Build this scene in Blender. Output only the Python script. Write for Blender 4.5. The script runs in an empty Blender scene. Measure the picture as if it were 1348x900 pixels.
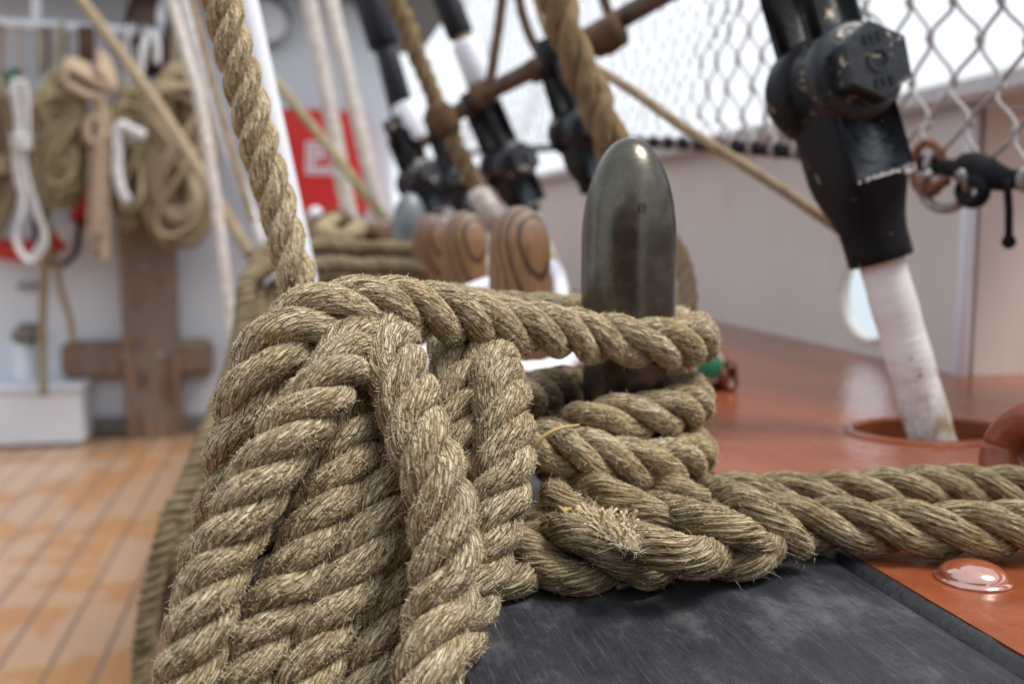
import bpy, math, random
import numpy as np
from mathutils import Vector, Matrix
random.seed(7)
rng = np.random.default_rng(11)
sc = bpy.context.scene
COL = sc.collection
PI = math.pi

# ------------------------------------------------------------------ camera
CAMZ = 1.2                       # eye height above the deck
RAIL = CAMZ - 0.145              # top of the pin rail and painted shelf
F, W, H = 1310.0, 1348.0, 900.0
YAW, PITCH = math.atan(279 / F), math.atan(150 / F)
fw = Vector((math.sin(YAW) * math.cos(PITCH), math.cos(YAW) * math.cos(PITCH), -math.sin(PITCH)))
rt = Vector((math.cos(YAW), -math.sin(YAW), 0))
up = rt.cross(fw)
CAM = Vector((0, 0, CAMZ))
cd = bpy.data.cameras.new('camera')
cam = bpy.data.objects.new('camera', cd); COL.objects.link(cam)
M3 = Matrix((rt, up, -fw)).transposed()
cam.matrix_world = Matrix.Translation(CAM) @ M3.to_4x4()
cd.sensor_width = 36; cd.lens = F / W * 36
cd.clip_start = 0.02; cd.clip_end = 20000
cd.dof.use_dof = True; cd.dof.focus_distance = 0.365; cd.dof.aperture_fstop = 8.0
sc.camera = cam

def ray(px, py): return fw + rt * ((px - W / 2) / F) - up * ((py - H / 2) / F)
def at(px, py, d): return CAM + ray(px, py) * d
def onz(px, py, z):
    r = ray(px, py); return CAM + r * ((z - CAMZ) / r.z)
def onY(px, py, Y):
    r = ray(px, py); return CAM + r * (Y / r.y)
def onX(px, py, X):
    r = ray(px, py); return CAM + r * (X / r.x)

# ------------------------------------------------------------------ material helpers
def srgb(r, g, b):
    f = lambda c: (c / 255) / 12.92 if c / 255 <= .04045 else ((c / 255 + .055) / 1.055) ** 2.4
    return (f(r), f(g), f(b), 1)
class NT:
    def __init__(s, name):
        s.m = bpy.data.materials.new(name); s.m.use_nodes = True
        s.t = s.m.node_tree; s.b = s.t.nodes['Principled BSDF']
    def n(s, typ, **k):
        o = s.t.nodes.new(typ)
        for a, v in k.items():
            if a.startswith('i_'): o.inputs[a[2:].replace('_', ' ')].default_value = v
            else: setattr(o, a, v)
        return o
    def l(s, a, b): s.t.links.new(a, b)
    def coord(s, kind='Object', scale=(1, 1, 1), rot=(0, 0, 0), loc=(0, 0, 0)):
        if kind in ('Object', 'Generated', 'UV'):
            o = s.n('ShaderNodeTexCoord').outputs[kind]
        else:
            o = s.n('ShaderNodeAttribute', attribute_name=kind).outputs['Vector']
        mp = s.n('ShaderNodeMapping'); s.l(o, mp.inputs[0])
        mp.inputs['Scale'].default_value = scale; mp.inputs['Rotation'].default_value = rot; mp.inputs['Location'].default_value = loc
        return mp.outputs[0]
    def noise(s, vec, scale=5, detail=4, rough=.6, dist=0):
        o = s.n('ShaderNodeTexNoise'); s.l(vec, o.inputs['Vector'])
        o.inputs['Scale'].default_value = scale; o.inputs['Detail'].default_value = detail
        o.inputs['Roughness'].default_value = rough; o.inputs['Distortion'].default_value = dist
        return o.outputs['Fac']
    def ramp(s, fac, stops):
        r = s.n('ShaderNodeValToRGB'); s.l(fac, r.inputs[0]); e = r.color_ramp.elements
        while len(e) < len(stops): e.new(.5)
        for x, (p, c) in zip(e, stops):
            x.position = p; x.color = c if len(c) == 4 else (*c, 1)
        return r.outputs[0]
    def mix(s, fac, a, b, mode='MIX'):
        m = s.n('ShaderNodeMix', data_type='RGBA', blend_type=mode)
        for i, v in ((0, fac), (6, a), (7, b)):
            if hasattr(v, 'node'): s.l(v, m.inputs[i])
            else: m.inputs[i].default_value = v if i == 0 or len(v) == 4 else (*v, 1)
        return m.outputs[2]
    def math(s, op, a, b=0, c=0):
        m = s.n('ShaderNodeMath', operation=op)
        for i, v in enumerate((a, b, c)):
            if hasattr(v, 'node'): s.l(v, m.inputs[i])
            else: m.inputs[i].default_value = v
        return m.outputs[0]
    def bump(s, h, dist=.001, strength=1, prev=None):
        b = s.n('ShaderNodeBump'); s.l(h, b.inputs['Height'])
        b.inputs['Distance'].default_value = dist; b.inputs['Strength'].default_value = strength
        if prev: s.l(prev, b.inputs['Normal'])
        return b.outputs[0]
    def out(s, col=None, rough=None, normal=None, metal=None, spec=None, coat=None, coat_rough=None):
        for k, v in (('Base Color', col), ('Roughness', rough), ('Normal', normal), ('Metallic', metal),
                     ('Specular IOR Level', spec), ('Coat Weight', coat), ('Coat Roughness', coat_rough)):
            if v is None: continue
            if hasattr(v, 'node'): s.l(v, s.b.inputs[k])
            else: s.b.inputs[k].default_value = (*v, 1) if k == 'Base Color' and len(v) == 3 else v
        return s.m
K0, K1 = (0, 0, 0, 1), (1, 1, 1, 1)

def rope_mat(name, lo, mid, hi, gold, bump=.0005, goldamt=.5, vs=(230, 800, 800)):
    t = NT(name)
    v = t.coord('fib', scale=(150, 800, 800))
    fine = t.noise(v, 1.0, 3, .65)
    v2 = t.coord('fib', scale=(420, 2400, 2400))
    fine2 = t.noise(v2, 1.0, 2, .6)
    big = t.noise(t.coord('Object', scale=(1, 1, 1)), 45, 4, .6)
    med = t.noise(t.coord('Object', scale=(1, 1, 1)), 260, 3, .6)
    c = t.ramp(fine, [(.36, lo), (.50, mid), (.68, hi)])
    g = t.ramp(big, [(.48, K0), (.66, K1)])
    c = t.mix(t.math('MULTIPLY', g, goldamt), c, gold)
    sp = t.ramp(med, [(.5, K0), (.72, K1)])
    c = t.mix(t.math('MULTIPLY', sp, .45), c, hi)
    dirt = t.noise(t.coord('Object'), 18, 5, .65)
    c = t.mix(t.math('MULTIPLY', t.ramp(dirt, [(.52, K0), (.68, K1)]), .38), c, tuple(.55 * x + .04 for x in (mid[0], mid[0] * .93, mid[0] * .82)))
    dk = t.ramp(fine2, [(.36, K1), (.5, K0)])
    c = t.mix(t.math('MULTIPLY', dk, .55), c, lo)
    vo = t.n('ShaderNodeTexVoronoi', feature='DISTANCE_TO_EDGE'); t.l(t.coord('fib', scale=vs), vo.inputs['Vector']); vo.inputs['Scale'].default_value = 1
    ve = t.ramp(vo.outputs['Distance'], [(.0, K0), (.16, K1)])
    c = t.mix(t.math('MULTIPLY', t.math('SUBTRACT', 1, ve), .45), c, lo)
    h = t.math('ADD', t.math('ADD', t.math('MULTIPLY', fine, .6), t.math('MULTIPLY', fine2, .4)), t.math('MULTIPLY', ve, .8))
    nb = t.bump(h, bump, 1.0)
    nb = t.bump(med, bump * 1.4, .8, nb)
    return t.out(c, .9, nb, spec=.15)
M = {}
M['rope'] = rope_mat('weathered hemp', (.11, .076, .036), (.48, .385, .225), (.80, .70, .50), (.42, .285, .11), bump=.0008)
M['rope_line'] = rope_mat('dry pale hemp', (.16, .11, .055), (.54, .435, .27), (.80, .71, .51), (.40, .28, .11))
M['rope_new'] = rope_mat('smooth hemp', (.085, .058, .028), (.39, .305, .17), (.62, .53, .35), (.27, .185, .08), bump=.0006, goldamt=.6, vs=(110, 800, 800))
def plain(name, col, rough=.6, var=.15, scale=20, metal=0, spec=.5, bump=0, coat=0):
    t = NT(name); v = t.coord(); nz = t.noise(v, scale, 5)
    lo = tuple(x * (1 - var) for x in col[:3]); hi = tuple(min(1, x * (1 + var)) for x in col[:3])
    c = t.ramp(nz, [(.3, lo), (.7, hi)])
    nb = t.bump(nz, bump, 1) if bump else None
    return t.out(c, rough, nb, metal, spec, coat)
def fibre(name, col):
    t = NT(name)
    return t.out(col, .7, spec=.25)
M['fibre'] = fibre('hemp fibres', (.78, .68, .48)); M['fibre2'] = fibre('hemp yarn ends', (.42, .34, .21))
M['gold_fibre'] = fibre('golden fibres', (.50, .36, .16))
def bgrope(name, col, s=60):
    return plain(name, col, .9, .3, s, spec=.1)
M['tan'] = bgrope('tan rope', (.32, .25, .16)); M['olive'] = bgrope('olive rope', (.30, .25, .145))
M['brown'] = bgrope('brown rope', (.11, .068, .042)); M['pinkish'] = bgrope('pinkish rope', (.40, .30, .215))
M['pale'] = bgrope('pale rope', (.60, .55, .50)); M['white_rope'] = bgrope('white rope', (.62, .61, .60))
M['golden'] = bgrope('golden manila', (.20, .142, .078))
M['midrope'] = bgrope('olive hank rope', (.21, .168, .10))

# steel pin
t = NT('worn dark bronze'); v = t.coord()
n1 = t.noise(v, 60, 6, .65); n2 = t.noise(v, 420, 3, .6); n3 = t.noise(t.coord(scale=(1, 1, .12)), 180, 3)
c = t.ramp(n1, [(.3, (.070, .064, .048)), (.55, (.11, .103, .082)), (.75, (.17, .16, .13))])
c = t.mix(t.math('MULTIPLY', t.ramp(n2, [(.66, K0), (.76, K1)]), .6), c, (.22, .20, .16))
c = t.mix(t.math('MULTIPLY', t.ramp(n3, [(.5, K0), (.7, K1)]), .35), c, (.10, .085, .05))
r = t.ramp(n1, [(.3, (.20,) * 3), (.7, (.32,) * 3)])
n5 = t.noise(t.coord(), 24, 3, .5); nb = t.bump(n2, .00012, .7); nb = t.bump(n5, .0018, .5, nb); M['bronze'] = t.out(c, r, nb, .85, .5)

M['zinc'] = plain('dull grey blue zinc', (.17, .19, .195), .42, .25, 60, metal=.3)
# turned wood pins: growth rings round an axis that leans through the pin
def wood(name, cax, lo, hi, grey, greytop, rot=(.16, .10, 0), off=(0, 0, 0), sc_=240):
    t = NT(name); v = t.coord(rot=rot, loc=off)
    w = t.n('ShaderNodeTexWave', wave_type='RINGS', rings_direction='Z'); t.l(v, w.inputs['Vector'])
    w.inputs['Scale'].default_value = sc_ / 4; w.inputs['Distortion'].default_value = 2.5; w.inputs['Detail'].default_value = 3; w.inputs['Detail Scale'].default_value = .4
    g = t.noise(t.coord(scale=(1, 1, .06)), 500, 3); t_lo = tuple(.45 * a + .22 * b for a, b in zip(lo, hi))
    c = t.ramp(w.outputs['Fac'], [(.04, t_lo), (.28, hi), (.9, hi)])
    c = t.mix(t.math('MULTIPLY', t.ramp(g, [(.45, K0), (.65, K1)]), .45), c, lo)
    sx = t.n('ShaderNodeSeparateXYZ'); t.l(t.coord(), sx.inputs[0])
    topm = t.n('ShaderNodeMapRange'); t.l(t.math('ADD', sx.outputs[2], t.math('MULTIPLY', g, .02)), topm.inputs[0])
    topm.inputs[1].default_value = greytop - .02; topm.inputs[2].default_value = greytop + .018
    gc = t.mix(t.math('MULTIPLY', t.ramp(w.outputs['Fac'], [(.1, K1), (.5, K0)]), .8), grey, (.05, .045, .045))
    c = t.mix(t.math('MULTIPLY', topm.outputs[0], .85), c, gc)
    nb = t.bump(w.outputs['Fac'], .0004, .5)
    return t.out(c, .55, nb, spec=.35)
M['pinwood'] = wood('turned hardwood', None, (.045, .022, .011), (.29, .155, .070), (.20, .175, .165), .162, off=(.012, -.028, 0))

# dark rail plank
t = NT('weathered dark plank')
v = t.coord(scale=(1, .035, 1)); n1 = t.noise(v, 1100, 4, .7); n2 = t.noise(t.coord(scale=(1, .5, 1)), 34, 8, .75)
n3 = t.noise(t.coord(scale=(1, .05, 1), rot=(0, 0, .03)), 700, 3, .6); n4 = t.noise(t.coord(), 700, 2)
c = t.ramp(n2, [(.34, (.013, .0135, .018)), (.5, (.028, .029, .037)), (.64, (.090, .086, .092))])
c = t.mix(t.math('MULTIPLY', t.ramp(n1, [(.54, K0), (.68, K1)]), .45), c, (.10, .094, .096))
c = t.mix(t.math('MULTIPLY', t.ramp(n3, [(.72, K0), (.76, K1)]), .5), c, (.17, .16, .155))
c = t.mix(t.math('MULTIPLY', t.ramp(n4, [(.70, K0), (.76, K1)]), .5), c, (.22, .20, .19))
nb = t.bump(n1, .0008, 1); nb = t.bump(n2, .0008, .6, nb)
M['plank'] = t.out(c, t.ramp(n2, [(.3, (.38,) * 3), (.7, (.62,) * 3)]), nb, spec=.45)
M['tar'] = plain('tar caulking', (.010, .011, .014), .5, .4, 200, bump=.001)

# orange paint
t = NT('red oxide deck paint')
n1 = t.noise(t.coord(scale=(1, .6, 1)), 9, 6, .65); n2 = t.noise(t.coord(), 60, 5, .7); n3 = t.noise(t.coord(), 30, 2)
c = t.ramp(n1, [(.3, (.19, .048, .019)), (.5, (.25, .066, .026)), (.7, (.29, .092, .043))])
c = t.mix(t.math('MULTIPLY', t.ramp(n2, [(.56, K0), (.70, K1)]), .4), c, (.17, .048, .024))
n6 = t.noise(t.coord(), 210, 4, .7); c = t.mix(t.math('MULTIPLY', t.ramp(n6, [(.66, K0), (.72, K1)]), .55), c, (.12, .05, .035))
n7 = t.noise(t.coord(scale=(1, .3, 1)), 75, 5, .75); c = t.mix(t.math('MULTIPLY', t.ramp(n7, [(.60, K0), (.72, K1)]), .4), c, (.40, .20, .14))
nb = t.bump(n2, .0009, .55); nb = t.bump(n3, .002, .5, nb)
M['oxide'] = t.out(c, t.ramp(n1, [(.3, (.12,) * 3), (.7, (.27,) * 3)]), nb, spec=.35)
t = NT('glossy oxide bolt paint'); n1 = t.noise(t.coord(), 40, 3); c = t.ramp(n1, [(.3, (.33, .085, .035)), (.7, (.42, .13, .06))])
M['oxide_gloss'] = t.out(c, .09, t.bump(n1, .001, .3), spec=.8, coat=1, coat_rough=.04)
M['oxide_gloss'].node_tree.nodes['Principled BSDF'].inputs['IOR'].default_value = 2.3
M['oxide_dark'] = plain('orange brown bracket paint', (.22, .075, .035), .4, .3, 60, bump=.001)  # orange-brown paint of the pipe fitting, mottled at random

# white and cream paints
M['white'] = plain('white gloss paint', (.74, .77, .82), .4, .06, 3, bump=.001)
M['housewhite'] = plain('deckhouse paint', (.68, .735, .79), .45, .05, 2, bump=.001)
t = NT('cream bulwark paint'); n1 = t.noise(t.coord(), 3.5, 6, .65); n2 = t.noise(t.coord(), 90, 3)
c = t.ramp(n1, [(.3, (.68, .66, .61)), (.7, (.76, .745, .70))])
st = t.noise(t.coord(scale=(1, 1, .07)), 22, 4, .7); c = t.mix(t.math('MULTIPLY', t.ramp(st, [(.58, K0), (.75, K1)]), .35), c, (.42, .33, .25))
c = t.mix(t.ramp(n2, [(.72, K0), (.8, K1)]), c, (.30, .17, .09)); M['cream'] = t.out(c, .5, t.bump(n1, .003, .5))
t = NT('cap rail paint'); n1 = t.noise(t.coord(), 60, 5); c = t.ramp(n1, [(.3, (.56, .56, .56)), (.66, (.68, .68, .68)), (.78, (.5, .3, .12))]); M['cap'] = t.out(c, .45)
# chipped black paint
t = NT('chipped black paint'); n1 = t.noise(t.coord(), 38, 6, .7, .3); n2 = t.noise(t.coord(), 180, 4)
c = t.ramp(n2, [(.3, (.005, .0055, .007)), (.7, (.010, .011, .014))])
chip = t.ramp(n1, [(.625, K0), (.64, K1)])
c = t.mix(chip, c, t.ramp(n2, [(.35, (.20, .10, .045)), (.55, (.45, .37, .28)), (.8, (.6, .55, .47))]))
nb = t.bump(n2, .0006, .8); nb = t.bump(chip, .0006, .8, nb)
M['black'] = t.out(c, t.ramp(n2, [(.3, (.34,) * 3), (.7, (.52,) * 3)]), nb, spec=.2)
t = NT('worn black bolt paint'); n1 = t.noise(t.coord(), 55, 6, .7, .3); n2 = t.noise(t.coord(), 220, 4)
c = t.ramp(n2, [(.3, (.006, .008, .011)), (.7, (.016, .021, .028))])
chip = t.ramp(n1, [(.60, K0), (.615, K1)])
c = t.mix(chip, c, t.ramp(n2, [(.35, (.25, .15, .09)), (.5, (.48, .39, .30)), (.7, (.64, .60, .54))]))
nb = t.bump(n2, .0008, .8); nb = t.bump(chip, .0008, .8, nb)
M['blackchip'] = t.out(c, .36, nb, spec=.5)
M['bluegrey'] = plain('dull blue black plate', (.018, .027, .040), .6, .4, 160, bump=.002, spec=.3)
M['blackplain'] = plain('smooth black paint', (.007, .008, .012), .42, .3, 30, spec=.3)
# white taped rod
t = NT('weathered white rod paint'); v = t.coord(); n1 = t.noise(v, 70, 5, .7); n2 = t.noise(t.coord(scale=(1, 1, 6)), 40, 3)
n3 = t.noise(t.coord(), 16, 3)
c = t.ramp(n3, [(.3, (.78, .76, .75)), (.65, (.85, .85, .87))])
c = t.mix(t.ramp(n1, [(.665, K0), (.68, K1)]), c, (.07, .07, .08))
sx = t.n('ShaderNodeSeparateXYZ'); t.l(v, sx.inputs[0])
mr = t.n('ShaderNodeMapRange'); t.l(sx.outputs[2], mr.inputs[0]); mr.inputs[1].default_value = .065; mr.inputs[2].default_value = .0
c = t.mix(t.math('MULTIPLY', mr.outputs[0], t.ramp(n1, [(.42, K0), (.6, K1)])), c, (.36, .27, .11))
M['rod'] = t.out(c, .5, t.bump(n2, .0012, .7))
M['netcord'] = plain('grey net cord', (.40, .37, .35), .7, .35, 200, bump=.0006)
M['blackcord'] = plain('black cord', (.010, .010, .012), .8, .3, 300, bump=.0008, spec=.2)
M['rust'] = plain('rusty steel', (.20, .08, .035), .7, .6, 150, bump=.001)
M['steel'] = plain('grey steel', (.30, .29, .28), .4, .3, 80, metal=.6)
M['lifered'] = plain('lifebuoy red', (.55, .035, .02), .45, .08, 10)
M['firered'] = plain('fire box red', (.62, .018, .014), .35, .05, 4)
M['signwhite'] = plain('sign white', (.75, .75, .78), .5, .03, 10)
M['green'] = plain('green enamel', (.02, .20, .10), .4, .1, 10)
t = NT('old timber'); n1 = t.noise(t.coord(scale=(1, 1, .15)), 14, 5, .65); n2 = t.noise(t.coord(), 5, 4)
c = t.ramp(n1, [(.3, (.10, .058, .038)), (.5, (.22, .135, .085)), (.7, (.40, .24, .14))]); c = t.mix(t.ramp(n2, [(.45, K0), (.6, K1)]), c, (.20, .155, .13))
M['timber'] = t.out(c, .5, t.bump(n1, .004, .6))
M['blockwood'] = plain('dark block wood', (.07, .028, .02), .5, .3, 20)
M['pole'] = plain('brown leathered pole', (.12, .08, .06), .7, .4, 60, bump=.003)

# deck
t = NT('wet teak deck'); v = t.coord()
sx = t.n('ShaderNodeSeparateXYZ'); t.l(v, sx.inputs[0])
PW = .137
fr = t.math('FRACT', t.math('DIVIDE', t.math('ADD', sx.outputs[0], .70 + .0065 + PW * 60), PW))
seam = t.math('LESS_THAN', fr, .095)
pl = t.math('FLOOR', t.math('DIVIDE', t.math('ADD', sx.outputs[0], .70 + .0065 + PW * 60), PW))
wn = t.n('ShaderNodeTexWhiteNoise', noise_dimensions='1D'); t.l(pl, wn.inputs['W'])
n1 = t.noise(t.coord(scale=(1, .02, 1)), 60, 4); wet = t.noise(t.coord(scale=(1, 1, 1)), 2.6, 4, .6, .4)
c = t.ramp(n1, [(.3, (.31, .155, .066)), (.7, (.37, .20, .09))])
c = t.mix(t.math('MULTIPLY', wn.outputs[0], .12), c, (.27, .15, .08))
wm = t.ramp(wet, [(.46, K0), (.52, K1)])
c = t.mix(t.math('MULTIPLY', wm, .6), c, (.40, .29, .21))
c = t.mix(seam, c, (.14, .105, .085))
M['deck'] = t.out(c, t.mix(wm, (.33,) * 3, (.20,) * 3), t.bump(seam, .001, .3), spec=.5)
M['grating'] = plain('grey lower plating', (.19, .17, .15), .6, .2, 20)
t = NT('sea water'); n1 = t.noise(t.coord(), .5, 4); M['sea'] = t.out((.30, .36, .38), .35, t.bump(n1, .3, .5))

# ------------------------------------------------------------------ mesh helpers
def tag(o, label=None, cat=None, group=None, kind=None):
    for k, v in (('label', label), ('category', cat), ('group', group), ('kind', kind)):
        if v: o[k] = v
    return o
def empty(name, loc, label, cat, group=None):
    o = bpy.data.objects.new(name, None); COL.objects.link(o); o.location = loc; o.empty_display_size = .02
    return tag(o, label, cat, group)
def link(name, me, mat, parent=None, smooth=True):
    me.materials.clear(); me.materials.append(mat)
    if smooth: me.polygons.foreach_set('use_smooth', [True] * len(me.polygons))
    o = bpy.data.objects.new(name, me); COL.objects.link(o)
    if parent is not None:
        bpy.context.view_layer.update()
        o.parent = parent
        o.matrix_parent_inverse = world(parent).inverted()
    return o
def world(o):
    m = o.matrix_basis
    return m if o.parent is None else world(o.parent) @ o.matrix_parent_inverse @ m
class MB:
    def __init__(s): s.v = []; s.f = []; s.n = 0; s.attr = None
    def add(s, V, Fs):
        V = np.asarray(V, float).reshape(-1, 3); s.v.append(V)
        s.f.append((np.asarray(Fs, dtype=np.int64) + s.n) if not isinstance(Fs, list) else [[i + s.n for i in f] for f in Fs]); s.n += len(V)
        return s
    def build(s, name, mat, parent=None, smooth=True, origin=None):
        V = np.concatenate(s.v); 
        if origin is not None: V = V - np.array(origin)
        me = bpy.data.meshes.new(name)
        F_ = []
        for f in s.f: F_ += f if isinstance(f, list) else f.tolist()
        me.from_pydata(V.tolist(), [], F_); me.update()
        o = link(name, me, mat, parent, smooth)
        if origin is not None: o.location = origin
        return o
def box(mb, c, size, R=None, bev=0.0):
    """box with chamfered edges"""
    sx, sy, sz = [x / 2 for x in size]; b = bev
    if b <= 0:
        V = [(x * sx, y * sy, z * sz) for x in (-1, 1) for y in (-1, 1) for z in (-1, 1)]
        Fs = [[0, 1, 3, 2], [4, 6, 7, 5], [0, 4, 5, 1], [2, 3, 7, 6], [0, 2, 6, 4], [1, 5, 7, 3]]
    else:
        V = []; idx = {}
        for x in (-1, 1):
            for y in (-1, 1):
                for z in (-1, 1):
                    for a in range(3):
                        p = [x * sx, y * sy, z * sz]
                        for k in range(3):
                            if k != a: p[k] -= (x, y, z)[k] * b
                        idx[(x, y, z, a)] = len(V); V.append(tuple(p))
        Fs = []
        for a in range(3):
            u, w = [(1, 2), (2, 0), (0, 1)][a]
            for s_ in (-1, 1):
                q = []
                for (p1, p2) in ((-1, -1), (1, -1), (1, 1), (-1, 1)):
                    k = [0, 0, 0]; k[a] = s_; k[u] = p1; k[w] = p2; q.append(idx[(*k, a)])
                Fs.append(q if s_ > 0 else q[::-1])
            for p1 in (-1, 1):
                for p2 in (-1, 1):
                    k0 = [0, 0, 0]; k1 = [0, 0, 0]; k0[a] = -1; k1[a] = 1
                    for k in (k0, k1): k[u] = p1; k[w] = p2
                    q = [idx[(*k0, u)], idx[(*k1, u)], idx[(*k1, w)], idx[(*k0, w)]]
                    Fs.append(q if p1 * p2 > 0 else q[::-1])
        for x in (-1, 1):
            for y in (-1, 1):
                for z in (-1, 1):
                    q = [idx[(x, y, z, 0)], idx[(x, y, z, 1)], idx[(x, y, z, 2)]]
                    Fs.append(q if x * y * z > 0 else q[::-1])
    V = np.array(V)
    if R is not None: V = V @ np.array(R.transposed())
    return mb.add(V + np.array(c), Fs)
def lathe(mb, base, axis, prof, n=32, cap=True, ref=None):
    """prof: list of (dist along axis, radius)"""
    ax = Vector(axis).normalized(); r0 = Vector(ref) if ref else (Vector((1, 0, 0)) if abs(ax.x) < .9 else Vector((0, 1, 0)))
    u = (r0 - ax * r0.dot(ax)).normalized(); w = ax.cross(u)
    V = []
    for h, r in prof:
        for k in range(n):
            a = 2 * PI * k / n
            V.append(Vector(base) + ax * h + (u * math.cos(a) + w * math.sin(a)) * r)
    Fs = []
    for i in range(len(prof) - 1):
        for k in range(n):
            k2 = (k + 1) % n; Fs.append([i * n + k, i * n + k2, (i + 1) * n + k2, (i + 1) * n + k])
    if cap:
        Fs.append(list(range(n))[::-1]); Fs.append([(len(prof) - 1) * n + k for k in range(n)])
    return mb.add([tuple(v) for v in V], Fs)

def spline(P, step):
    P = np.array([list(p) for p in P], float); n = len(P)
    if n == 2:
        L = np.linalg.norm(P[1] - P[0]); m = max(2, int(L / step)); return P[0] + (P[1] - P[0]) * np.linspace(0, 1, m)[:, None]
    Q = np.vstack([2 * P[0] - P[1], P, 2 * P[-1] - P[-2]]); out = []
    for i in range(1, n):
        p0, p1, p2, p3 = Q[i - 1], Q[i], Q[i + 1], Q[i + 2]
        a = [0]
        for x, y in ((p0, p1), (p1, p2), (p2, p3)): a.append(a[-1] + max(1e-6, np.linalg.norm((y - x)[:3])) ** .5)
        t_ = np.linspace(a[1], a[2], 40, endpoint=False)[:, None]
        A1 = (a[1] - t_) / (a[1] - a[0]) * p0 + (t_ - a[0]) / (a[1] - a[0]) * p1
        A2 = (a[2] - t_) / (a[2] - a[1]) * p1 + (t_ - a[1]) / (a[2] - a[1]) * p2
        A3 = (a[3] - t_) / (a[3] - a[2]) * p2 + (t_ - a[2]) / (a[3] - a[2]) * p3
        B1 = (a[2] - t_) / (a[2] - a[0]) * A1 + (t_ - a[0]) / (a[2] - a[0]) * A2
        B2 = (a[3] - t_) / (a[3] - a[1]) * A2 + (t_ - a[1]) / (a[3] - a[1]) * A3
        out.append((a[2] - t_) / (a[2] - a[1]) * B1 + (t_ - a[1]) / (a[2] - a[1]) * B2)
    out.append(Q[n][None]); D = np.vstack(out)
    s = np.concatenate([[0], np.cumsum(np.linalg.norm(np.diff(D[:, :3], axis=0), axis=1))])
    m = max(3, int(s[-1] / step) + 1); u = np.linspace(0, s[-1], m)
    return np.stack([np.interp(u, s, D[:, k]) for k in range(D.shape[1])], 1)
def unit(a): return a / np.maximum(np.linalg.norm(a, axis=1, keepdims=True), 1e-12)
def rmf(C):
    T = unit(np.gradient(C, axis=0)); n = len(C)
    t0 = T[0]; a = np.array([0, 0, 1.]) if abs(t0[2]) < .8 else np.array([1., 0, 0])
    r = a - t0 * a.dot(t0); r /= np.linalg.norm(r); Rr = [r]
    for i in range(n - 1):
        v1 = C[i + 1] - C[i]; c1 = v1.dot(v1) or 1e-12
        rl = r - (2 / c1) * v1.dot(r) * v1; tl = T[i] - (2 / c1) * v1.dot(T[i]) * v1
        v2 = T[i + 1] - tl; c2 = v2.dot(v2)
        r = rl - (2 / c2) * v2.dot(rl) * v2 if c2 > 1e-14 else rl
        r = r - T[i + 1] * r.dot(T[i + 1]); r /= np.linalg.norm(r); Rr.append(r)
    N = np.array(Rr); return T, N, np.cross(T, N)
def tube_arr(C, rad, T, N, B, K, prof=None, psi0=None):
    psi = np.linspace(0, 2 * PI, K, endpoint=False)[None, :]
    R_ = np.broadcast_to(np.asarray(rad).reshape(-1, 1), (len(C), K))
    if prof is not None: R_ = R_ * prof
    V = C[:, None] + R_[..., None] * (np.cos(psi)[..., None] * N[:, None] + np.sin(psi)[..., None] * B[:, None])
    n = len(C); i = np.arange(n - 1)[:, None] * K; k = np.arange(K)[None]; k2 = (k + 1) % K
    Fs = np.stack([i + k, i + k2, i + K + k2, i + K + k], -1).reshape(-1, 4)
    return V.reshape(-1, 3), Fs
def tube(mb, P, r, K=8, step=None, lay=0, amp=.14, hand=1, dense=False, closed_caps=True):
    """round or cheaply laid tube"""
    step = step or max(r * .8, .002)
    C = spline(P, step)[:, :3] if not dense else np.array(P)
    T, N, B = rmf(C); n = len(C)
    prof = None
    if lay:
        s = np.concatenate([[0], np.cumsum(np.linalg.norm(np.diff(C, axis=0), axis=1))])[:, None]
        psi = np.linspace(0, 2 * PI, K, endpoint=False)[None]
        prof = 1 - amp + amp * 1.6 * np.abs(np.cos(1.5 * (psi - hand * 2 * PI * s / lay))) 
    V, Fs = tube_arr(C, np.full(n, r), T, N, B, K, prof)
    nV = len(V); mb.add(V, Fs)
    mb.f.append([[mb.n - nV + k for k in range(K)][::-1], [mb.n - K + k for k in range(K)]])
    return mb
def wobble(n, amp, wl, step):
    """smooth random offset along a path"""
    m = max(4, int(n * step / wl) + 4); g = rng.normal(0, 1, (m, 3)); x = np.linspace(0, m - 1.001, n); i = x.astype(int); f = x - i; f = f * f * (3 - 2 * f)
    return amp * (g[i] * (1 - f)[:, None] + g[np.minimum(i + 1, m - 1)] * f[:, None])
def vnoise(s, psi, cs, cp, K_):
    """periodic value noise on (length, angle)"""
    ns = int(s.max() / cs) + 3; g = rng.normal(0, 1, (ns, cp)); x = s / cs; i = x.astype(int); f = (x - i); f = f * f * (3 - 2 * f)
    y = (psi / (2 * PI) * cp) % cp; j = y.astype(int) % cp; h = y - np.floor(y); h = h * h * (3 - 2 * h)
    i1 = np.minimum(i + 1, ns - 1); j1 = (j + 1) % cp
    return (g[i, j] * (1 - f) + g[i1, j] * f) * (1 - h) + (g[i, j1] * (1 - f) + g[i1, j1] * f) * h

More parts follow.
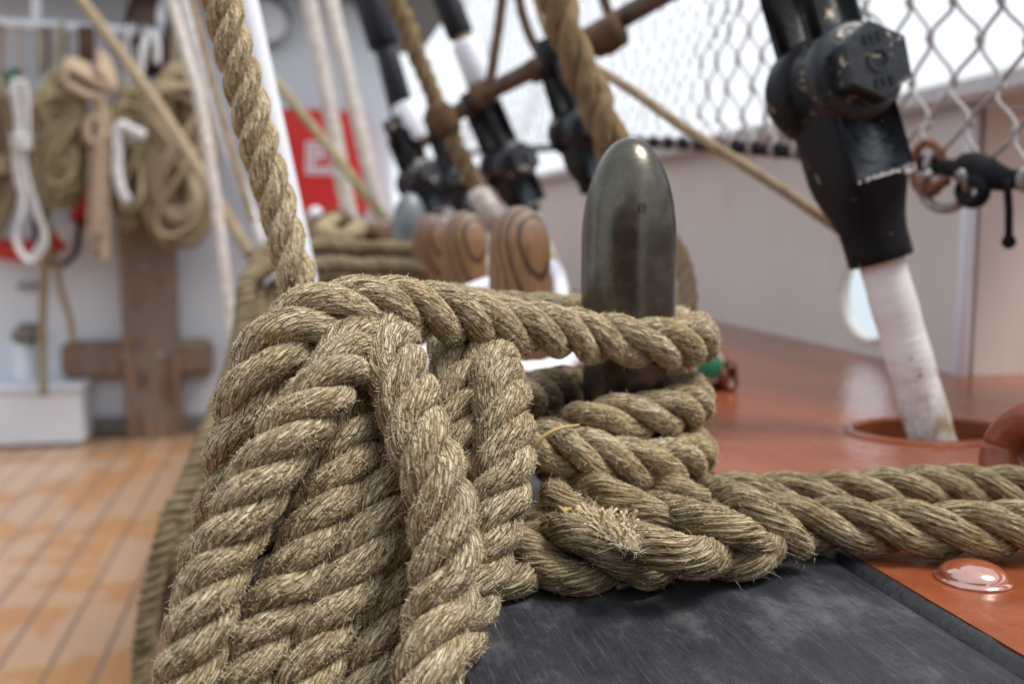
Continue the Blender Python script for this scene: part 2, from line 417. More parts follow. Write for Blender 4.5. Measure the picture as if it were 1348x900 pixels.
def hairs(name, roots, dirs, normals, length, rad, mat, parent, curl=.35):
    n = len(roots); k = 4
    L = rng.uniform(.4, 1.0, n)[:, None] * length
    L *= np.where(rng.random(n) < .05, 2.8, 1.0)[:, None]
    d = unit(dirs); bend = unit(rng.normal(0, 1, (n, 3))); P = np.zeros((n, k, 3)); P[:, 0] = roots
    for j in range(1, k):
        d = unit(d + bend * curl * .6 + rng.normal(0, curl * .35, (n, 3))); P[:, j] = P[:, j - 1] + d * L / (k - 1)
    cu = bpy.data.hair_curves.new(name); cu.add_curves([k] * n)
    cu.attributes['position'].data.foreach_set('vector', P.reshape(-1))
    ra = cu.attributes.get('radius') or cu.attributes.new('radius', 'FLOAT', 'POINT')
    ra.data.foreach_set('value', np.tile(np.array([1, .95, .8, .4]) * rad, n).astype(np.float32))
    cu.materials.append(mat)
    o = bpy.data.objects.new(name, cu); COL.objects.link(o); o['kind'] = 'stuff'
    if parent is not None: o.parent = parent; o.matrix_parent_inverse = world(parent).inverted()
    return o

def strand_surface(S, ref, rs, K, yarns, kappa, ridge=.05, lump=.035, s0=0.0, flat=None):
    """one strand: centre S, outward reference, radius rs(n) -> V, F, fib attribute, data for fibres"""
    n = len(S); T = unit(np.gradient(S, axis=0)); N = unit(ref - T * np.sum(ref * T, 1)[:, None]); B = np.cross(T, N)
    s = np.concatenate([[0], np.cumsum(np.linalg.norm(np.diff(S, axis=0), axis=1))]) + s0
    psi = np.linspace(0, 2 * PI, K, endpoint=False)[None]; sg = s[:, None] + 0 * psi; pg = psi + 0 * sg
    yp = pg - kappa * sg
    wob = .35 * vnoise(sg - sg.min(), yp, .012, 7, K)
    rdg = np.abs(np.cos(.5 * yarns * (yp) + wob * 2)) ** .7
    prof = 1 - ridge + ridge * 1.6 * rdg + lump * vnoise(sg - sg.min(), pg, .006, 8, K) + .016 * vnoise(sg - sg.min(), pg, .0013, 24, K)
    V, Fs = tube_arr(S, rs, T, N, B, K, prof)
    fib = np.stack([sg, np.cos(yp) * np.asarray(rs).reshape(-1, 1), np.sin(yp) * np.asarray(rs).reshape(-1, 1)], -1).reshape(-1, 3)
    return V, Fs, fib, (T, N, B, s, kappa)

def finish_rope(name, parts, mat, parent):
    V = np.concatenate([p[0] for p in parts]); off = 0; Fs = []; 
    for p in parts: Fs.append(p[1] + off); off += len(p[0])
    Fs = np.concatenate(Fs); fib = np.concatenate([p[2] for p in parts])
    me = bpy.data.meshes.new(name)
    me.vertices.add(len(V)); me.vertices.foreach_set('co', V.astype(np.float32).reshape(-1))
    me.loops.add(Fs.size); me.loops.foreach_set('vertex_index', Fs.reshape(-1).astype(np.int32))
    me.polygons.add(len(Fs)); me.polygons.foreach_set('loop_start', (np.arange(len(Fs)) * 4).astype(np.int32))
    me.update(calc_edges=True)
    a = me.attributes.new('fib', 'FLOAT_VECTOR', 'POINT'); a.data.foreach_set('vector', fib.astype(np.float32).reshape(-1))
    return link(name, me, mat, parent)

def laid_rope(name, P, R, pitch, parent=None, mat=None, fuzz=60000, flen=.0012, fmat=None, phase=0, hand=1, step=.0007, K=44, yarns=11,
              yang=.8, ridge=.06, frad=.00008, wob=.0006, fibre_name='loose_fibres', rim=1.35, ends=False, depth=1.0):
    """three strand rope as one part, with its loose fibres as a sub-part"""
    mat = mat or M['rope']; fmat = fmat or M['fibre']
    PR = [tuple(p) if len(p) == 4 else (*p, R) for p in P]
    D = spline(PR, step); C = D[:, :3]; Rr = D[:, 3]; n = len(C)
    C = C + wobble(n, wob, .03, step)
    T, N, B = rmf(C); s = np.arange(n) * step
    ph = hand * 2 * PI * s / pitch + phase; ph = ph + .25 * np.sin(s / .031 + phase)
    parts = []; fr, fd, fn = [], [], []
    for j in range(3):
        a = ph + 2 * PI * j / 3
        rad = np.cos(a)[:, None] * N + np.sin(a)[:, None] * B
        S = C + rad * (.532 * Rr * depth)[:, None] + wobble(n, wob * .5, .012, step)
        rs = .470 * Rr * (1 + .03 * np.sin(s / .017 + j))
        if ends:
            e = np.minimum(1, np.minimum(s, s[-1] - s) / .004 + .15); rs = rs * np.sqrt(np.clip(e, 0, 1))
        th = math.atan2(2 * PI * .8 * float(np.mean(Rr)), pitch)
        kap = -hand * math.tan(th * yang) / (.53 * float(np.mean(Rr)))
        V, Fs, fib, (Ts, Ns, Bs, ss, k_) = strand_surface(S, rad, rs, K, yarns, kap, ridge)
        parts.append((V, Fs, fib))
        m = int(fuzz * s[-1] / 3)
        if m > 0:
            m = int(m * 1.15)
            i = rng.integers(0, n, m); ps = rng.normal(0, .85, m)
            nr = np.cos(ps)[:, None] * Ns[i] + np.sin(ps)[:, None] * Bs[i]; tg = -np.sin(ps)[:, None] * Ns[i] + np.cos(ps)[:, None] * Bs[i]
            al = math.atan(kap * .53 * float(np.mean(Rr)))
            yd = math.cos(al) * Ts[i] + math.sin(al) * tg
            keep = (np.sum(nr * unit(np.array([0, 0, CAMZ]) - S[i]), 1) > -.45); i, nr, yd = i[keep], nr[keep], yd[keep]; m = len(i)
            root = S[i] + nr * (rs[i] * .97)[:, None]
            sgn = np.where(rng.random(m) < .5, -1, 1)[:, None]
            fr.append(root); fn.append(nr); fd.append(yd * sgn * rng.uniform(.2, 1.3, m)[:, None] + nr * rng.uniform(.15, 1.1, m)[:, None] + rng.normal(0, .45, (m, 3)))
    o = finish_rope(name, parts, mat, parent)
    if fr:
        h = hairs(fibre_name, np.concatenate(fr), np.concatenate(fd), np.concatenate(fn), flen, frad, fmat, o)
        if phase == 99: pass
    return o
def pts(L, R=None):
    out = []
    for q in L:
        p = at(*q[:3]); out.append((p.x, p.y, p.z, q[3] if len(q) > 3 else (R or .012)))
    return out

# ------------------------------------------------------------------ THE NEAR HANK on the bronze pin
R0 = .0108
hank = empty('rope_hank', onz(760, 700, RAIL), 'thick frayed tan rope wrapped round the near dark metal pin, hanging in heavy loops', 'rope')
PT = .0425
def length(name, L, R=R0, pitch=PT, **k): return laid_rope(name, pts(L, R), R, pitch, hank, **k)
# figure of eight turns round the pin
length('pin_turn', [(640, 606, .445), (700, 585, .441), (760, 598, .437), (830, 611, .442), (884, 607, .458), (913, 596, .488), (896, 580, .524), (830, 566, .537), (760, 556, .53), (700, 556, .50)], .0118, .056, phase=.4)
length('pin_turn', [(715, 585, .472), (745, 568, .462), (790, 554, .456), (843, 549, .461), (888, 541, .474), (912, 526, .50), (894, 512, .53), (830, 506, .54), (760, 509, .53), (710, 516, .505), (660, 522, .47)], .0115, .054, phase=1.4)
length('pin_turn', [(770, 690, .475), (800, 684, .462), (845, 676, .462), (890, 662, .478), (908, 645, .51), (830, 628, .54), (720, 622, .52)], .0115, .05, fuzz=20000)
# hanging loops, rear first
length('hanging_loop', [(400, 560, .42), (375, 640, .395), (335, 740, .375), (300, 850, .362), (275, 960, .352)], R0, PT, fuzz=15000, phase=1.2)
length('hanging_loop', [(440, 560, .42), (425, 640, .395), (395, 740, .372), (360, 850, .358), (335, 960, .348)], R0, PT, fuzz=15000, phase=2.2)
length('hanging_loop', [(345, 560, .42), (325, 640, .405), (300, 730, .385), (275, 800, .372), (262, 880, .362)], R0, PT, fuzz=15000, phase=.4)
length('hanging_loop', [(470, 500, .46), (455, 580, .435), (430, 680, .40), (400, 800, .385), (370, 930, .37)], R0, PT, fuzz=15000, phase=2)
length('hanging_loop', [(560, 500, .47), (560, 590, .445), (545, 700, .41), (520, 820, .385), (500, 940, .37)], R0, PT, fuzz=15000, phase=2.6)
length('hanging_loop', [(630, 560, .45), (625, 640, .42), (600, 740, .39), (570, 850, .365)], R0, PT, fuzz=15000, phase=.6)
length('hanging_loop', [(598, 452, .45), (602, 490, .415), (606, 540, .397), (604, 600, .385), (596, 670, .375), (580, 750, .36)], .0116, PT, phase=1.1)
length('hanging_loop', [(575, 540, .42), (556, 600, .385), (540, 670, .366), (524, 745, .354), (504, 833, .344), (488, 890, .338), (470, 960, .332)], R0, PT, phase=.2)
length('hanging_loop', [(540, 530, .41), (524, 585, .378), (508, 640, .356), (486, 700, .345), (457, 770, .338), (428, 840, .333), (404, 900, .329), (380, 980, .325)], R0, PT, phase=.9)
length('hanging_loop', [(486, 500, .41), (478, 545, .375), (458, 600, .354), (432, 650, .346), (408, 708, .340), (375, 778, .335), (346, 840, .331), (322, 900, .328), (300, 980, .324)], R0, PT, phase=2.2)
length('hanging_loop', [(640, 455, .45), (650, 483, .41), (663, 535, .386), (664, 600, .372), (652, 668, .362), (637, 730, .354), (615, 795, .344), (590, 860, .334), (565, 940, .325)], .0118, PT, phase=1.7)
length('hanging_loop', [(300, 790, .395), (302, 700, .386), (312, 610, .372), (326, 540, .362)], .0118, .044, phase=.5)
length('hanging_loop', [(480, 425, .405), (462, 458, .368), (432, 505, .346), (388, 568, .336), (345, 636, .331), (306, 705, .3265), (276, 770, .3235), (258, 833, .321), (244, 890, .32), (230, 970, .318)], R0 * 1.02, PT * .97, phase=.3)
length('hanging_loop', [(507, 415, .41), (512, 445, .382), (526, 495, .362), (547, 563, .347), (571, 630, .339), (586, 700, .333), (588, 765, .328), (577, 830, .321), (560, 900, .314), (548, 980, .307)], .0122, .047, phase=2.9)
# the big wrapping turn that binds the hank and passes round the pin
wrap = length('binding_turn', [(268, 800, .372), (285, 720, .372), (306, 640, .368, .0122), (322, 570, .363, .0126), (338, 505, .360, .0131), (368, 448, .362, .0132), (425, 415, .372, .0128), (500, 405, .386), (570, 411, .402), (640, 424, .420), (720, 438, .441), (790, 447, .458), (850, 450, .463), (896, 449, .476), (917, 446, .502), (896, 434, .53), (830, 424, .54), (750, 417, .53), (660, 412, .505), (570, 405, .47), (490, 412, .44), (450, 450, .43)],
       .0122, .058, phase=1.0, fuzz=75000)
# stray flat yarn ribbon lying on the lower turn
mb = MB(); C = spline([at(698, 600, .425), at(703, 588, .422), (at(716, 574, .422)), at(735, 564, .424), at(762, 559, .432)], .001)[:, :3]
T, N, B = rmf(C); V, Fs = tube_arr(C, np.linspace(.0011, .0005, len(C)), T, N, B, 10, None); mb.add(V, Fs); mb.build('stray_yarn', M['gold_fibre'], hank)

# ------------------------------------------------------------------ standing line above the hank
sl = empty('taut_rope', at(420, 470, .47), 'sharp pale twisted rope rising steeply out of the top left of the near coil', 'rope')
laid_rope('rope_body', pts([(432, 500, .475), (392, 368, .470), (365, 270, .470), (335, 165, .468), (305, 55, .464), (280, -40, .46)], .0096), .0096, .046, sl, M['rope_line'], phase=.7, fuzz=45000, yang=.85, wob=.0003, hand=1)

# ------------------------------------------------------------------ spliced rope lying on the rail
spl = empty('spliced_rope', onz(900, 740, RAIL), 'smooth brown laid rope with a thick tucked eye splice lying on the dark plank', 'rope')
def rp(L, R): 
    out = []
    for px, py, h in L:
        p = onz(px, py, RAIL + h); out.append((p.x, p.y, p.z, R))
    return out
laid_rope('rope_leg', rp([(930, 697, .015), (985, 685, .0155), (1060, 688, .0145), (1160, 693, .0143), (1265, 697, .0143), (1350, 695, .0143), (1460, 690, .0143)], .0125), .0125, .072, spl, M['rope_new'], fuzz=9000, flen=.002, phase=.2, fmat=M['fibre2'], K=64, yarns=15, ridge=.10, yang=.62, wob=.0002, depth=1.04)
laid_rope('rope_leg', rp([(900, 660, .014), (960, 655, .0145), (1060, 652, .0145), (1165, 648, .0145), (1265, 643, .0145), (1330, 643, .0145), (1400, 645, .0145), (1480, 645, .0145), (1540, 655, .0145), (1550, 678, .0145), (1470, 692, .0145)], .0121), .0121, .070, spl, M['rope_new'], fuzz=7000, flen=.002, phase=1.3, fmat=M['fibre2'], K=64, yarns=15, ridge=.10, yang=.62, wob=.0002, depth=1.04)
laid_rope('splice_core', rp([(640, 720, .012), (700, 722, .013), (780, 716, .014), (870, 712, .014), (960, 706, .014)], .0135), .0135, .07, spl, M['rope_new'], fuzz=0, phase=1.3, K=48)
STR = [
 ([(630, 712, .010), (672, 694, .016), (716, 690, .021), (755, 701, .024), (790, 720, .021), (825, 741, .014), (856, 752, .008), (885, 738, .005)], .0067),
 ([(640, 742, .008), (676, 726, .011), (704, 742, .010), (735, 757, .008), (772, 760, .007), (812, 744, .005)], .0067),
 ([(640, 770, .006), (668, 768, .007), (700, 757, .006), (730, 745, .005)], .0060),
 ([(766, 672, .027), (742, 664, .031), (731, 648, .031), (748, 635, .032), (778, 640, .034), (812, 655, .034), (846, 670, .030), (877, 688, .024), (900, 708, .012)], .0067),
 ([(790, 700, .020), (826, 708, .024), (868, 722, .025), (910, 733, .020), (944, 727, .012), (958, 706, .008)], .0078),
 ([(800, 668, .018), (822, 645, .024), (850, 633, .029), (880, 641, .030), (914, 657, .025), (944, 672, .014)], .0066),
 ([(848, 660, .022), (882, 672, .027), (915, 682, .0285), (950, 691, .0275), (985, 706, .021), (1012, 728, .010)], .0066),
 ([(890, 640, .018), (925, 642, .024), (960, 652, .027), (1000, 672, .026), (1036, 700, .018), (1060, 730, .007)], .0066),
 ([(920, 734, .006), (950, 742, .008), (980, 742, .009), (1004, 731, .010), (1016, 714, .014), (1006, 698, .012)], .0066),
]
for P_, r_ in STR:
    D = spline(rp(P_, r_), .0007); S = D[:, :3]; n = len(S); S = S + wobble(n, .0002, .02, .0007)
    T, N, B = rmf(S)
    e = np.sin(np.linspace(0, PI, n)) ** .25
    V, Fs, fib, (Ts, Ns, Bs, ss, kp) = strand_surface(S, N, D[:, 3] * np.clip(.55 + .5 * e, 0, 1.02), 56, 15, -75, .11, .03)
    o = finish_rope('tucked_strand', [(V, Fs, fib)], M['rope_new'], spl)
    m = int(n * .0007 * 6000); i = rng.integers(0, n, m); ps = rng.uniform(0, 2 * PI, m)
    nr = np.cos(ps)[:, None] * Ns[i] + np.sin(ps)[:, None] * Bs[i]
    hairs('loose_fibres', S[i] + nr * (D[i, 3] * .97)[:, None], Ts[i] * np.where(rng.random(m) < .5, -1, 1)[:, None] + nr * .7 + rng.normal(0, .4, (m, 3)), nr, .0028, .00006, M['fibre'], o)
# cut yarn ends of the tucked tails
mb = MB()
for k in range(230):
    u = random.random(); px = 764 + 72 * u + random.gauss(0, 5); py = 672 + 42 * u + random.gauss(0, 7)
    p = onz(px, py, RAIL + .027 + random.gauss(0, .001)); d = Vector((random.gauss(-.1, .5), random.gauss(-.3, .5), random.uniform(.3, 1))).normalized()
    L = random.uniform(.003, .0075)
    tube(mb, [p, p + d * L * .5, p + d * L + Vector((random.gauss(0, .0008), random.gauss(0, .0008), random.gauss(0, .0005)))], random.uniform(.0005, .0009), 6, .001)
o = mb.build('cut_yarn_ends', M['rope_line'], spl)
n = 900; u = rng.random(n); roots = np.array([list(onz(764 + 76 * a + random.gauss(0, 7), 670 + 46 * a + random.gauss(0, 8), RAIL + .029)) for a in u])
hairs('loose_fibres', roots, rng.normal(0, .7, (n, 3)) + np.array([0, -.2, .8]), None, .005, .00007, M['fibre'], o)
mb = MB()
for k in range(44):      # yarns sprung out of the splice beside the hank
    a = random.random(); p = onz(700 + 40 * a, 668 - 30 * a + random.gauss(0, 4), RAIL + .024)
    q = onz(742 + 25 * a, 672 - 26 * a + random.gauss(0, 5), RAIL + .031)
    m_ = (p + q) / 2 + Vector((0, -.002, .004 + random.gauss(0, .0015)))
    tube(mb, [p, m_, q], .0008, 6, .001)
mb.build('sprung_yarns', M['gold_fibre'], spl)

# ------------------------------------------------------------------ belaying pins
XP = onz(823, 680, RAIL).x; Y0 = onz(823, 680, RAIL).y
DY = .252
def pin(x, y, h, r, kind, label, group=None, stamp=False):
    o = empty('belaying_pin', (x, y, RAIL), label, 'belaying pin', group)
    mb = MB(); prof = [(-.30, r * .38), (-.05, r * .46), (-.001, r * .52), (.004, r * .60), (.03, r * .80), (.065, r * .94), (.10, r), (h - .075, r * 1.0)]
    if kind == 'wood': prof = [(-.30, r * .4), (0, r * .72), (.03, r * .86), (.07, r * .98), (h - .04, r)]
    top = .052 if kind == 'metal' else .034
    for k in range(1, 17):
        a = k / 16 * PI / 2; prof.append((h - top + top * math.sin(a), max(.0004, r * math.cos(a) ** (.96 if kind == 'metal' else .95))))
    lathe(mb, (0, 0, 0), (0, 0, 1), prof, 64)
    b = mb.build('pin_body', M['bronze' if stamp else 'zinc'] if kind == 'metal' else M['pinwood'])
    b.parent = o
    if stamp:
        sb = MB()
        a = -1.62
        for dz in (-.002, 0, .002):
            for da, w, hh in ((0, .0026, .0004),):
                p = Vector((math.cos(a) * r * 1.0, math.sin(a) * r * 1.0, h - .034 + dz))
                Rm = Matrix.Rotation(a + PI / 2, 3, 'Z'); box(sb, p, (w, .0004, hh), Rm)
        for da in (-.055, .055):
            p = Vector((math.cos(a + da) * r * 1.0, math.sin(a + da) * r, h - .034)); box(sb, p, (.0004, .0008, .0044), Matrix.Rotation(a + PI / 2, 3, 'Z'))
        s_ = sb.build('stamped_mark', M['bronze'], smooth=False); s_.parent = o
    return o
hm = onz(827, 640, RAIL)
pin(XP, Y0, .145 + .0435, .0232, 'metal', 'dark domed metal belaying pin standing upright in the near rope coil', stamp=True)
G = 'wooden belaying pins along the rail'
pin(XP + .002, Y0 + DY * 1.02, .145 + .0162, .0230, 'wood', 'brown wooden pin with bold oval growth rings, nearest of the wooden ones', G)
pin(XP, Y0 + DY * 1.98, .145 + .0166, .0222, 'wood', 'brown wooden pin between the ringed pin and the third wooden one', G)
pin(XP - .001, Y0 + DY * 2.95, .145 + .0170, .0222, 'wood', 'brown wooden pin right beside the far grey metal pin', G)
pin(XP - .008, Y0 + DY * 3.62, .145 + .0480, .0245, 'metal', 'blurred grey metal pin standing beyond the three wooden pins')
for k in range(4):
    pin(XP, Y0 + DY * (4.7 + k * 1.0), .145 + .0150, .0222, 'wood', ['small blurred wooden pin just left of the far grey metal pin', 'second blurred wooden pin left of the far grey metal pin', 'third blurred wooden pin beyond the far grey metal pin', 'farthest faint wooden pin at the end of the rail'][k], G)

# ------------------------------------------------------------------ rail, shelf, bulwark
XE = onz(603, 900, RAIL).x; XC = onz(1348, 862, RAIL).x; XB = onz(1245, 490, RAIL).x; YS = onz(1245, 494, RAIL).y
mb = MB(); XCw = .0095
box(mb, ((XE + XC - XCw) / 2, 4.0, RAIL - .035), (XC - XCw - XE, 12, .07), bev=.004)
o = mb.build('pin_rail', M['plank'], smooth=False); tag(o, 'dark grey weathered wooden plank rail in which the pins stand', 'pin rail')
mb = MB(); Yg = np.arange(-1.9, 6, .006); rowsV = []
for y in Yg:
    w0 = random.gauss(0, .0003); w1 = random.gauss(0, .0003); hz = .0008 + random.gauss(0, .00012)
    rowsV += [(XC - XCw + w0 - .001, y, RAIL - .003), (XC - XCw * .7 + w0, y, RAIL + hz), (XC - XCw * .3 + w1, y, RAIL + hz), (XC + .001 + w1, y, RAIL - .003)]
n = len(Yg); Fs = [[4 * i + k, 4 * i + k + 1, 4 * i + 4 + k + 1, 4 * i + 4 + k] for i in range(n - 1) for k in range(3)]
mb.add(rowsV, Fs); o = mb.build('caulking', M['tar']); tag(o, 'raised black tar strip between the dark plank and the orange deck', 'caulking')
# shelf with the oval hole
hc = onz(1228, 567, RAIL)
import bmesh
def shelf():
    bm = bmesh.new()
    x0, x1, y0, y1 = XC, 1.6, -2, 14
    outer = [bm.verts.new((x, y, RAIL)) for x, y in ((x0, y0), (1.05, y0), (1.05, YS + .005), (XB + .006, YS + .005), (XB + .006, y1), (x0, y1))]
    n = 64; a_, b_ = .058, .041
    inner = [bm.verts.new((hc.x + a_ * math.cos(2 * PI * k / n), hc.y + b_ * math.sin(2 * PI * k / n), RAIL)) for k in range(n)]
    es = [bm.edges.new((outer[i], outer[(i + 1) % 6])) for i in range(6)] + [bm.edges.new((inner[i], inner[(i + 1) % n])) for i in range(n)]
    bmesh.ops.triangle_fill(bm, use_beauty=True, edges=es)
    for f in bm.faces:
        if f.normal.z < 0: f.normal_flip()
    low = [bm.verts.new((v.co.x, v.co.y, RAIL - .03)) for v in inner]
    for i in range(n): bm.faces.new((inner[i], low[i], low[(i + 1) % n], inner[(i + 1) % n]))
    ol = [bm.verts.new((v.co.x, v.co.y, RAIL - .03)) for v in outer]
    for i in range(6): bm.faces.new((outer[i], outer[(i + 1) % 6], ol[(i + 1) % 6], ol[i]))
    me = bpy.data.meshes.new('waterway_deck'); bm.to_mesh(me); bm.free(); return me
o = link('waterway_deck', shelf(), M['oxide'], None, False); o['kind'] = 'structure'
mb = MB(); n = 64; V = []; Fs = []
for rr, z in ((1.00, .0), (1.03, .0018), (1.09, .0018), (1.13, .0)):
    for k in range(n): V.append((hc.x + .058 * rr * math.cos(2 * PI * k / n), hc.y + .041 * (rr + (rr - 1) * .4) * math.sin(2 * PI * k / n), RAIL + z + .0004))
for i in range(3):
    for k in range(n): Fs.append([i * n + k, i * n + (k + 1) % n, (i + 1) * n + (k + 1) % n, (i + 1) * n + k][::-1])
mb.add(V, Fs); o = mb.build('hole_collar', M['oxide']); tag(o, 'oval raised rim round the deck hole of the white rod', 'collar')
mb = MB(); box(mb, ((XE + .02 + XB) / 2, 4, RAIL - .16), (XB - XE - .03, 12, .01)); o = mb.build('lower_plating', M['grating'], smooth=False); o['kind'] = 'structure'
# domed bolt, ring, plug
p = onz(1281, 762, RAIL); mb = MB(); prof = [(0, .0158), (.0012, .0152), (.0016, .0138)]
for k in range(1, 13): a = k / 12 * PI / 2; prof.append((.0016 + .0062 * math.sin(a), max(.0003, .0138 * math.cos(a))))
lathe(mb, (0, 0, 0), (0, 0, 1), prof, 48); o = mb.build('dome_bolt', M['oxide_gloss']); o.location = p; tag(o, 'shiny orange painted dome bolt on the deck beside the tar strip', 'bolt')
p = onz(1352, 668, RAIL)
o = empty('eye_bolt', p, 'orange painted steel eye at the right edge holding the spliced rope', 'eye bolt')
mb = MB(); c = p + Vector((.010, .012, .024)); ring = [c + Vector((math.sin(a) * .006, math.cos(a) * .02 * .3 + math.cos(a) * .013, math.sin(a) * .018)) for a in np.linspace(0, 2 * PI, 25)]
tube(mb, ring, .0125, 20, .003); mb.build('ring', M['oxide'], o)
mb = MB(); lathe(mb, p + Vector((.01, .012, 0)), (0, 0, 1), [(0, .026), (.004, .026), (.008, .018), (.014, .013)], 32); mb.build('base_plate', M['oxide'], o)
p = onz(925, 512, RAIL)
o = empty('deck_fitting', p, 'rusty orange pipe fitting with a green plug behind the near pin', 'pipe fitting')
ax = (CAM + Vector((.25, 0, -.02)) - p).normalized(); ax.z = .05; ax.normalize()
c = at(925, 482, p.y * 1.0 + .0)
c = onY(933, 482, p.y - .01)
mb = MB(); lathe(mb, c - ax * .10, ax, [(0, .018), (.07, .018), (.085, .0195), (.098, .0195), (.10, .0165)], 32); mb.build('pipe', M['oxide_dark'], o)
mb = MB(); lathe(mb, c, ax, [(-.002, .0115), (.003, .0115), (.004, .0105)], 28); mb.build('plug', M['green'], o)
mb = MB(); C_ = [c + (Vector((1, 0, 0)) * math.cos(a) + Vector((0, 0, 1)) * math.sin(a)) * .0135 for a in np.linspace(0, 2 * PI, 25)]; tube(mb, C_, .0022, 8, .002); mb.build('plug_rim', M['pale'], o)
mb = MB(); box(mb, (c.x + .018, c.y + .04, RAIL + .013), (.016, .10, .026), bev=.004); box(mb, (c.x - .018, c.y + .05, RAIL + .011), (.012, .08, .022), bev=.004); mb.build('bracket', M['oxide_dark'], o)

# bulwark: far run proud, near bay recessed, with an oval port
zt = onX(1348, 128, XB).z; ztop = onX(1348, 90, XB).z
port = onX(1143, 388, XB)
def bulwark():
    bm = bmesh.new(); y0, y1 = YS, 14
    outer = [bm.verts.new((XB, y, z)) for y, z in ((y0, 0.02), (y1, 0.02), (y1, zt), (y0, zt))]
    n = 48; a_, b_ = .060, .052
    inner = [bm.verts.new((XB, port.y + a_ * math.cos(2 * PI * k / n), port.z + b_ * math.sin(2 * PI * k / n))) for k in range(n)]
    es = [bm.edges.new((outer[i], outer[(i + 1) % 4])) for i in range(4)] + [bm.edges.new((inner[i], inner[(i + 1) % n])) for i in range(n)]
    bmesh.ops.triangle_fill(bm, use_beauty=True, edges=es)
    for f in bm.faces:
        if f.normal.x > 0: f.normal_flip()
    th = .012
    r = bmesh.ops.extrude_face_region(bm, geom=list(bm.faces))
    for v in r['geom']:
        if isinstance(v, bmesh.types.BMVert): v.co.x += th
    # recessed bay
    def bx(a, b):
        vs = [bm.verts.new((x, y, z)) for x in (a[0], b[0]) for y in (a[1], b[1]) for z in (a[2], b[2])]
        for f in ((0, 1, 3, 2), (4, 6, 7, 5), (0, 4, 5, 1), (2, 3, 7, 6), (0, 2, 6, 4), (1, 5, 7, 3)): bm.faces.new([vs[i] for i in f])
    bx((XB + .0125, YS - .006, 0), (1.05, YS + .006, zt))
    bx((1.05, -2, 0), (1.062, YS + .005, zt))
    bmesh.ops.recalc_face_normals(bm, faces=bm.faces)
    me = bpy.data.meshes.new('bulwark'); bm.to_mesh(me); bm.free(); return me
o = link('bulwark', bulwark(), M['cream'], None, False); tag(o, 'low cream painted steel bulwark running along the ship side', 'bulwark')
mb = MB(); Cc = [(XB + .000, YS - .004, .9), (XB + .000, YS - .004, zt)]
tube(mb, Cc, .007, 16, .2); mb.build('corner_moulding', M['white'], o)  # lit corner edge put in as whiter paint than the cream bulwark
mb = MB(); C_ = [(XB + .003, port.y + .062 * math.cos(a), port.z + .054 * math.sin(a)) for a in np.linspace(0, 2 * PI, 49)]; tube(mb, C_, .005, 10, .004); mb.build('port_rim', M['cream'], o)
mb = MB()
box(mb, (XB + .05, 6, (zt + ztop) / 2 + .001), (.15, 16, ztop - zt - .002), bev=.005)
o = mb.build('cap_rail', M['cap'], smooth=False); tag(o, 'pale cap rail on top of the bulwark beneath the net', 'cap rail')

# ------------------------------------------------------------------ deck, sea, deckhouse
mb = MB(); box(mb, (-4.6, 4, -.05), (10.6, 24, .1)); o = mb.build('deck', M['deck'], smooth=False); o['kind'] = 'structure'
mb = MB(); V = [(0, 0, -5)]; 
for k in range(64): V.append((9000 * math.cos(2 * PI * k / 64), 9000 * math.sin(2 * PI * k / 64), -5))
mb.add(V, [[0, 1 + k, 1 + (k + 1) % 64] for k in range(64)]); o = mb.build('sea', M['sea'], smooth=False); o['kind'] = 'structure'
YW = onz(60, 590, 0).y + .35
xr = onY(520, 300, YW).x
house = empty('deckhouse', (-2, YW, 0), 'white painted deckhouse bulkhead closing the end of the deck', 'deckhouse')
mb = MB(); box(mb, ((-9 + xr) / 2, YW + .8, 1.27), (xr + 9, 1.6, 2.56), bev=.02); mb.build('wall', M['housewhite'], house, False)
mb = MB(); box(mb, ((-9 + xr) / 2 + .2, YW + .65, 2.60), (xr + 9.4, 2.5, .09), bev=.01)
for k in range(9): box(mb, (-8 + k * 1.05, YW - .30, 2.515), (.09, .55, .09), bev=.01)
mb.build('roof', M['pole'], house, False)
mb = MB(); box(mb, ((-9 + xr) / 2, YW - .03, .05), (xr + 9, .05, .1), bev=.01); mb.build('waterway_kerb', M['grating'], house, False)
blocker = empty('light_blocker_house', (-3, -3.4, 0), 'unseen timber box added behind the viewer to cut frontal light', 'deckhouse')  # added out of view to cut frontal fill and deepen contrast
mb = MB(); box(mb, (-3.2, -4.4, 1.5), (7.4, 2, 3.0), bev=.03); mb.build('wall', M['timber'], blocker, False)
mb = MB(); box(mb, (-3.2, -4.2, 3.06), (7.9, 2.8, .12), bev=.02); mb.build('roof', M['white'], blocker, False)
p = onY(348, 30, YW - .06); mb = MB(); lathe(mb, p, (0, -1, 0), [(0, .15), (.04, .15), (.05, .13)], 32); w_ = mb.build('porthole', M['steel'], house)
mb = MB(); lathe(mb, p + Vector((0, -.03, 0)), (0, -1, 0), [(0, .12), (.03, .12), (.035, .10)], 32); mb.build('cover', M['white'], w_)

YO = YW - .12
def px2m(n, Y): return n * Y / F
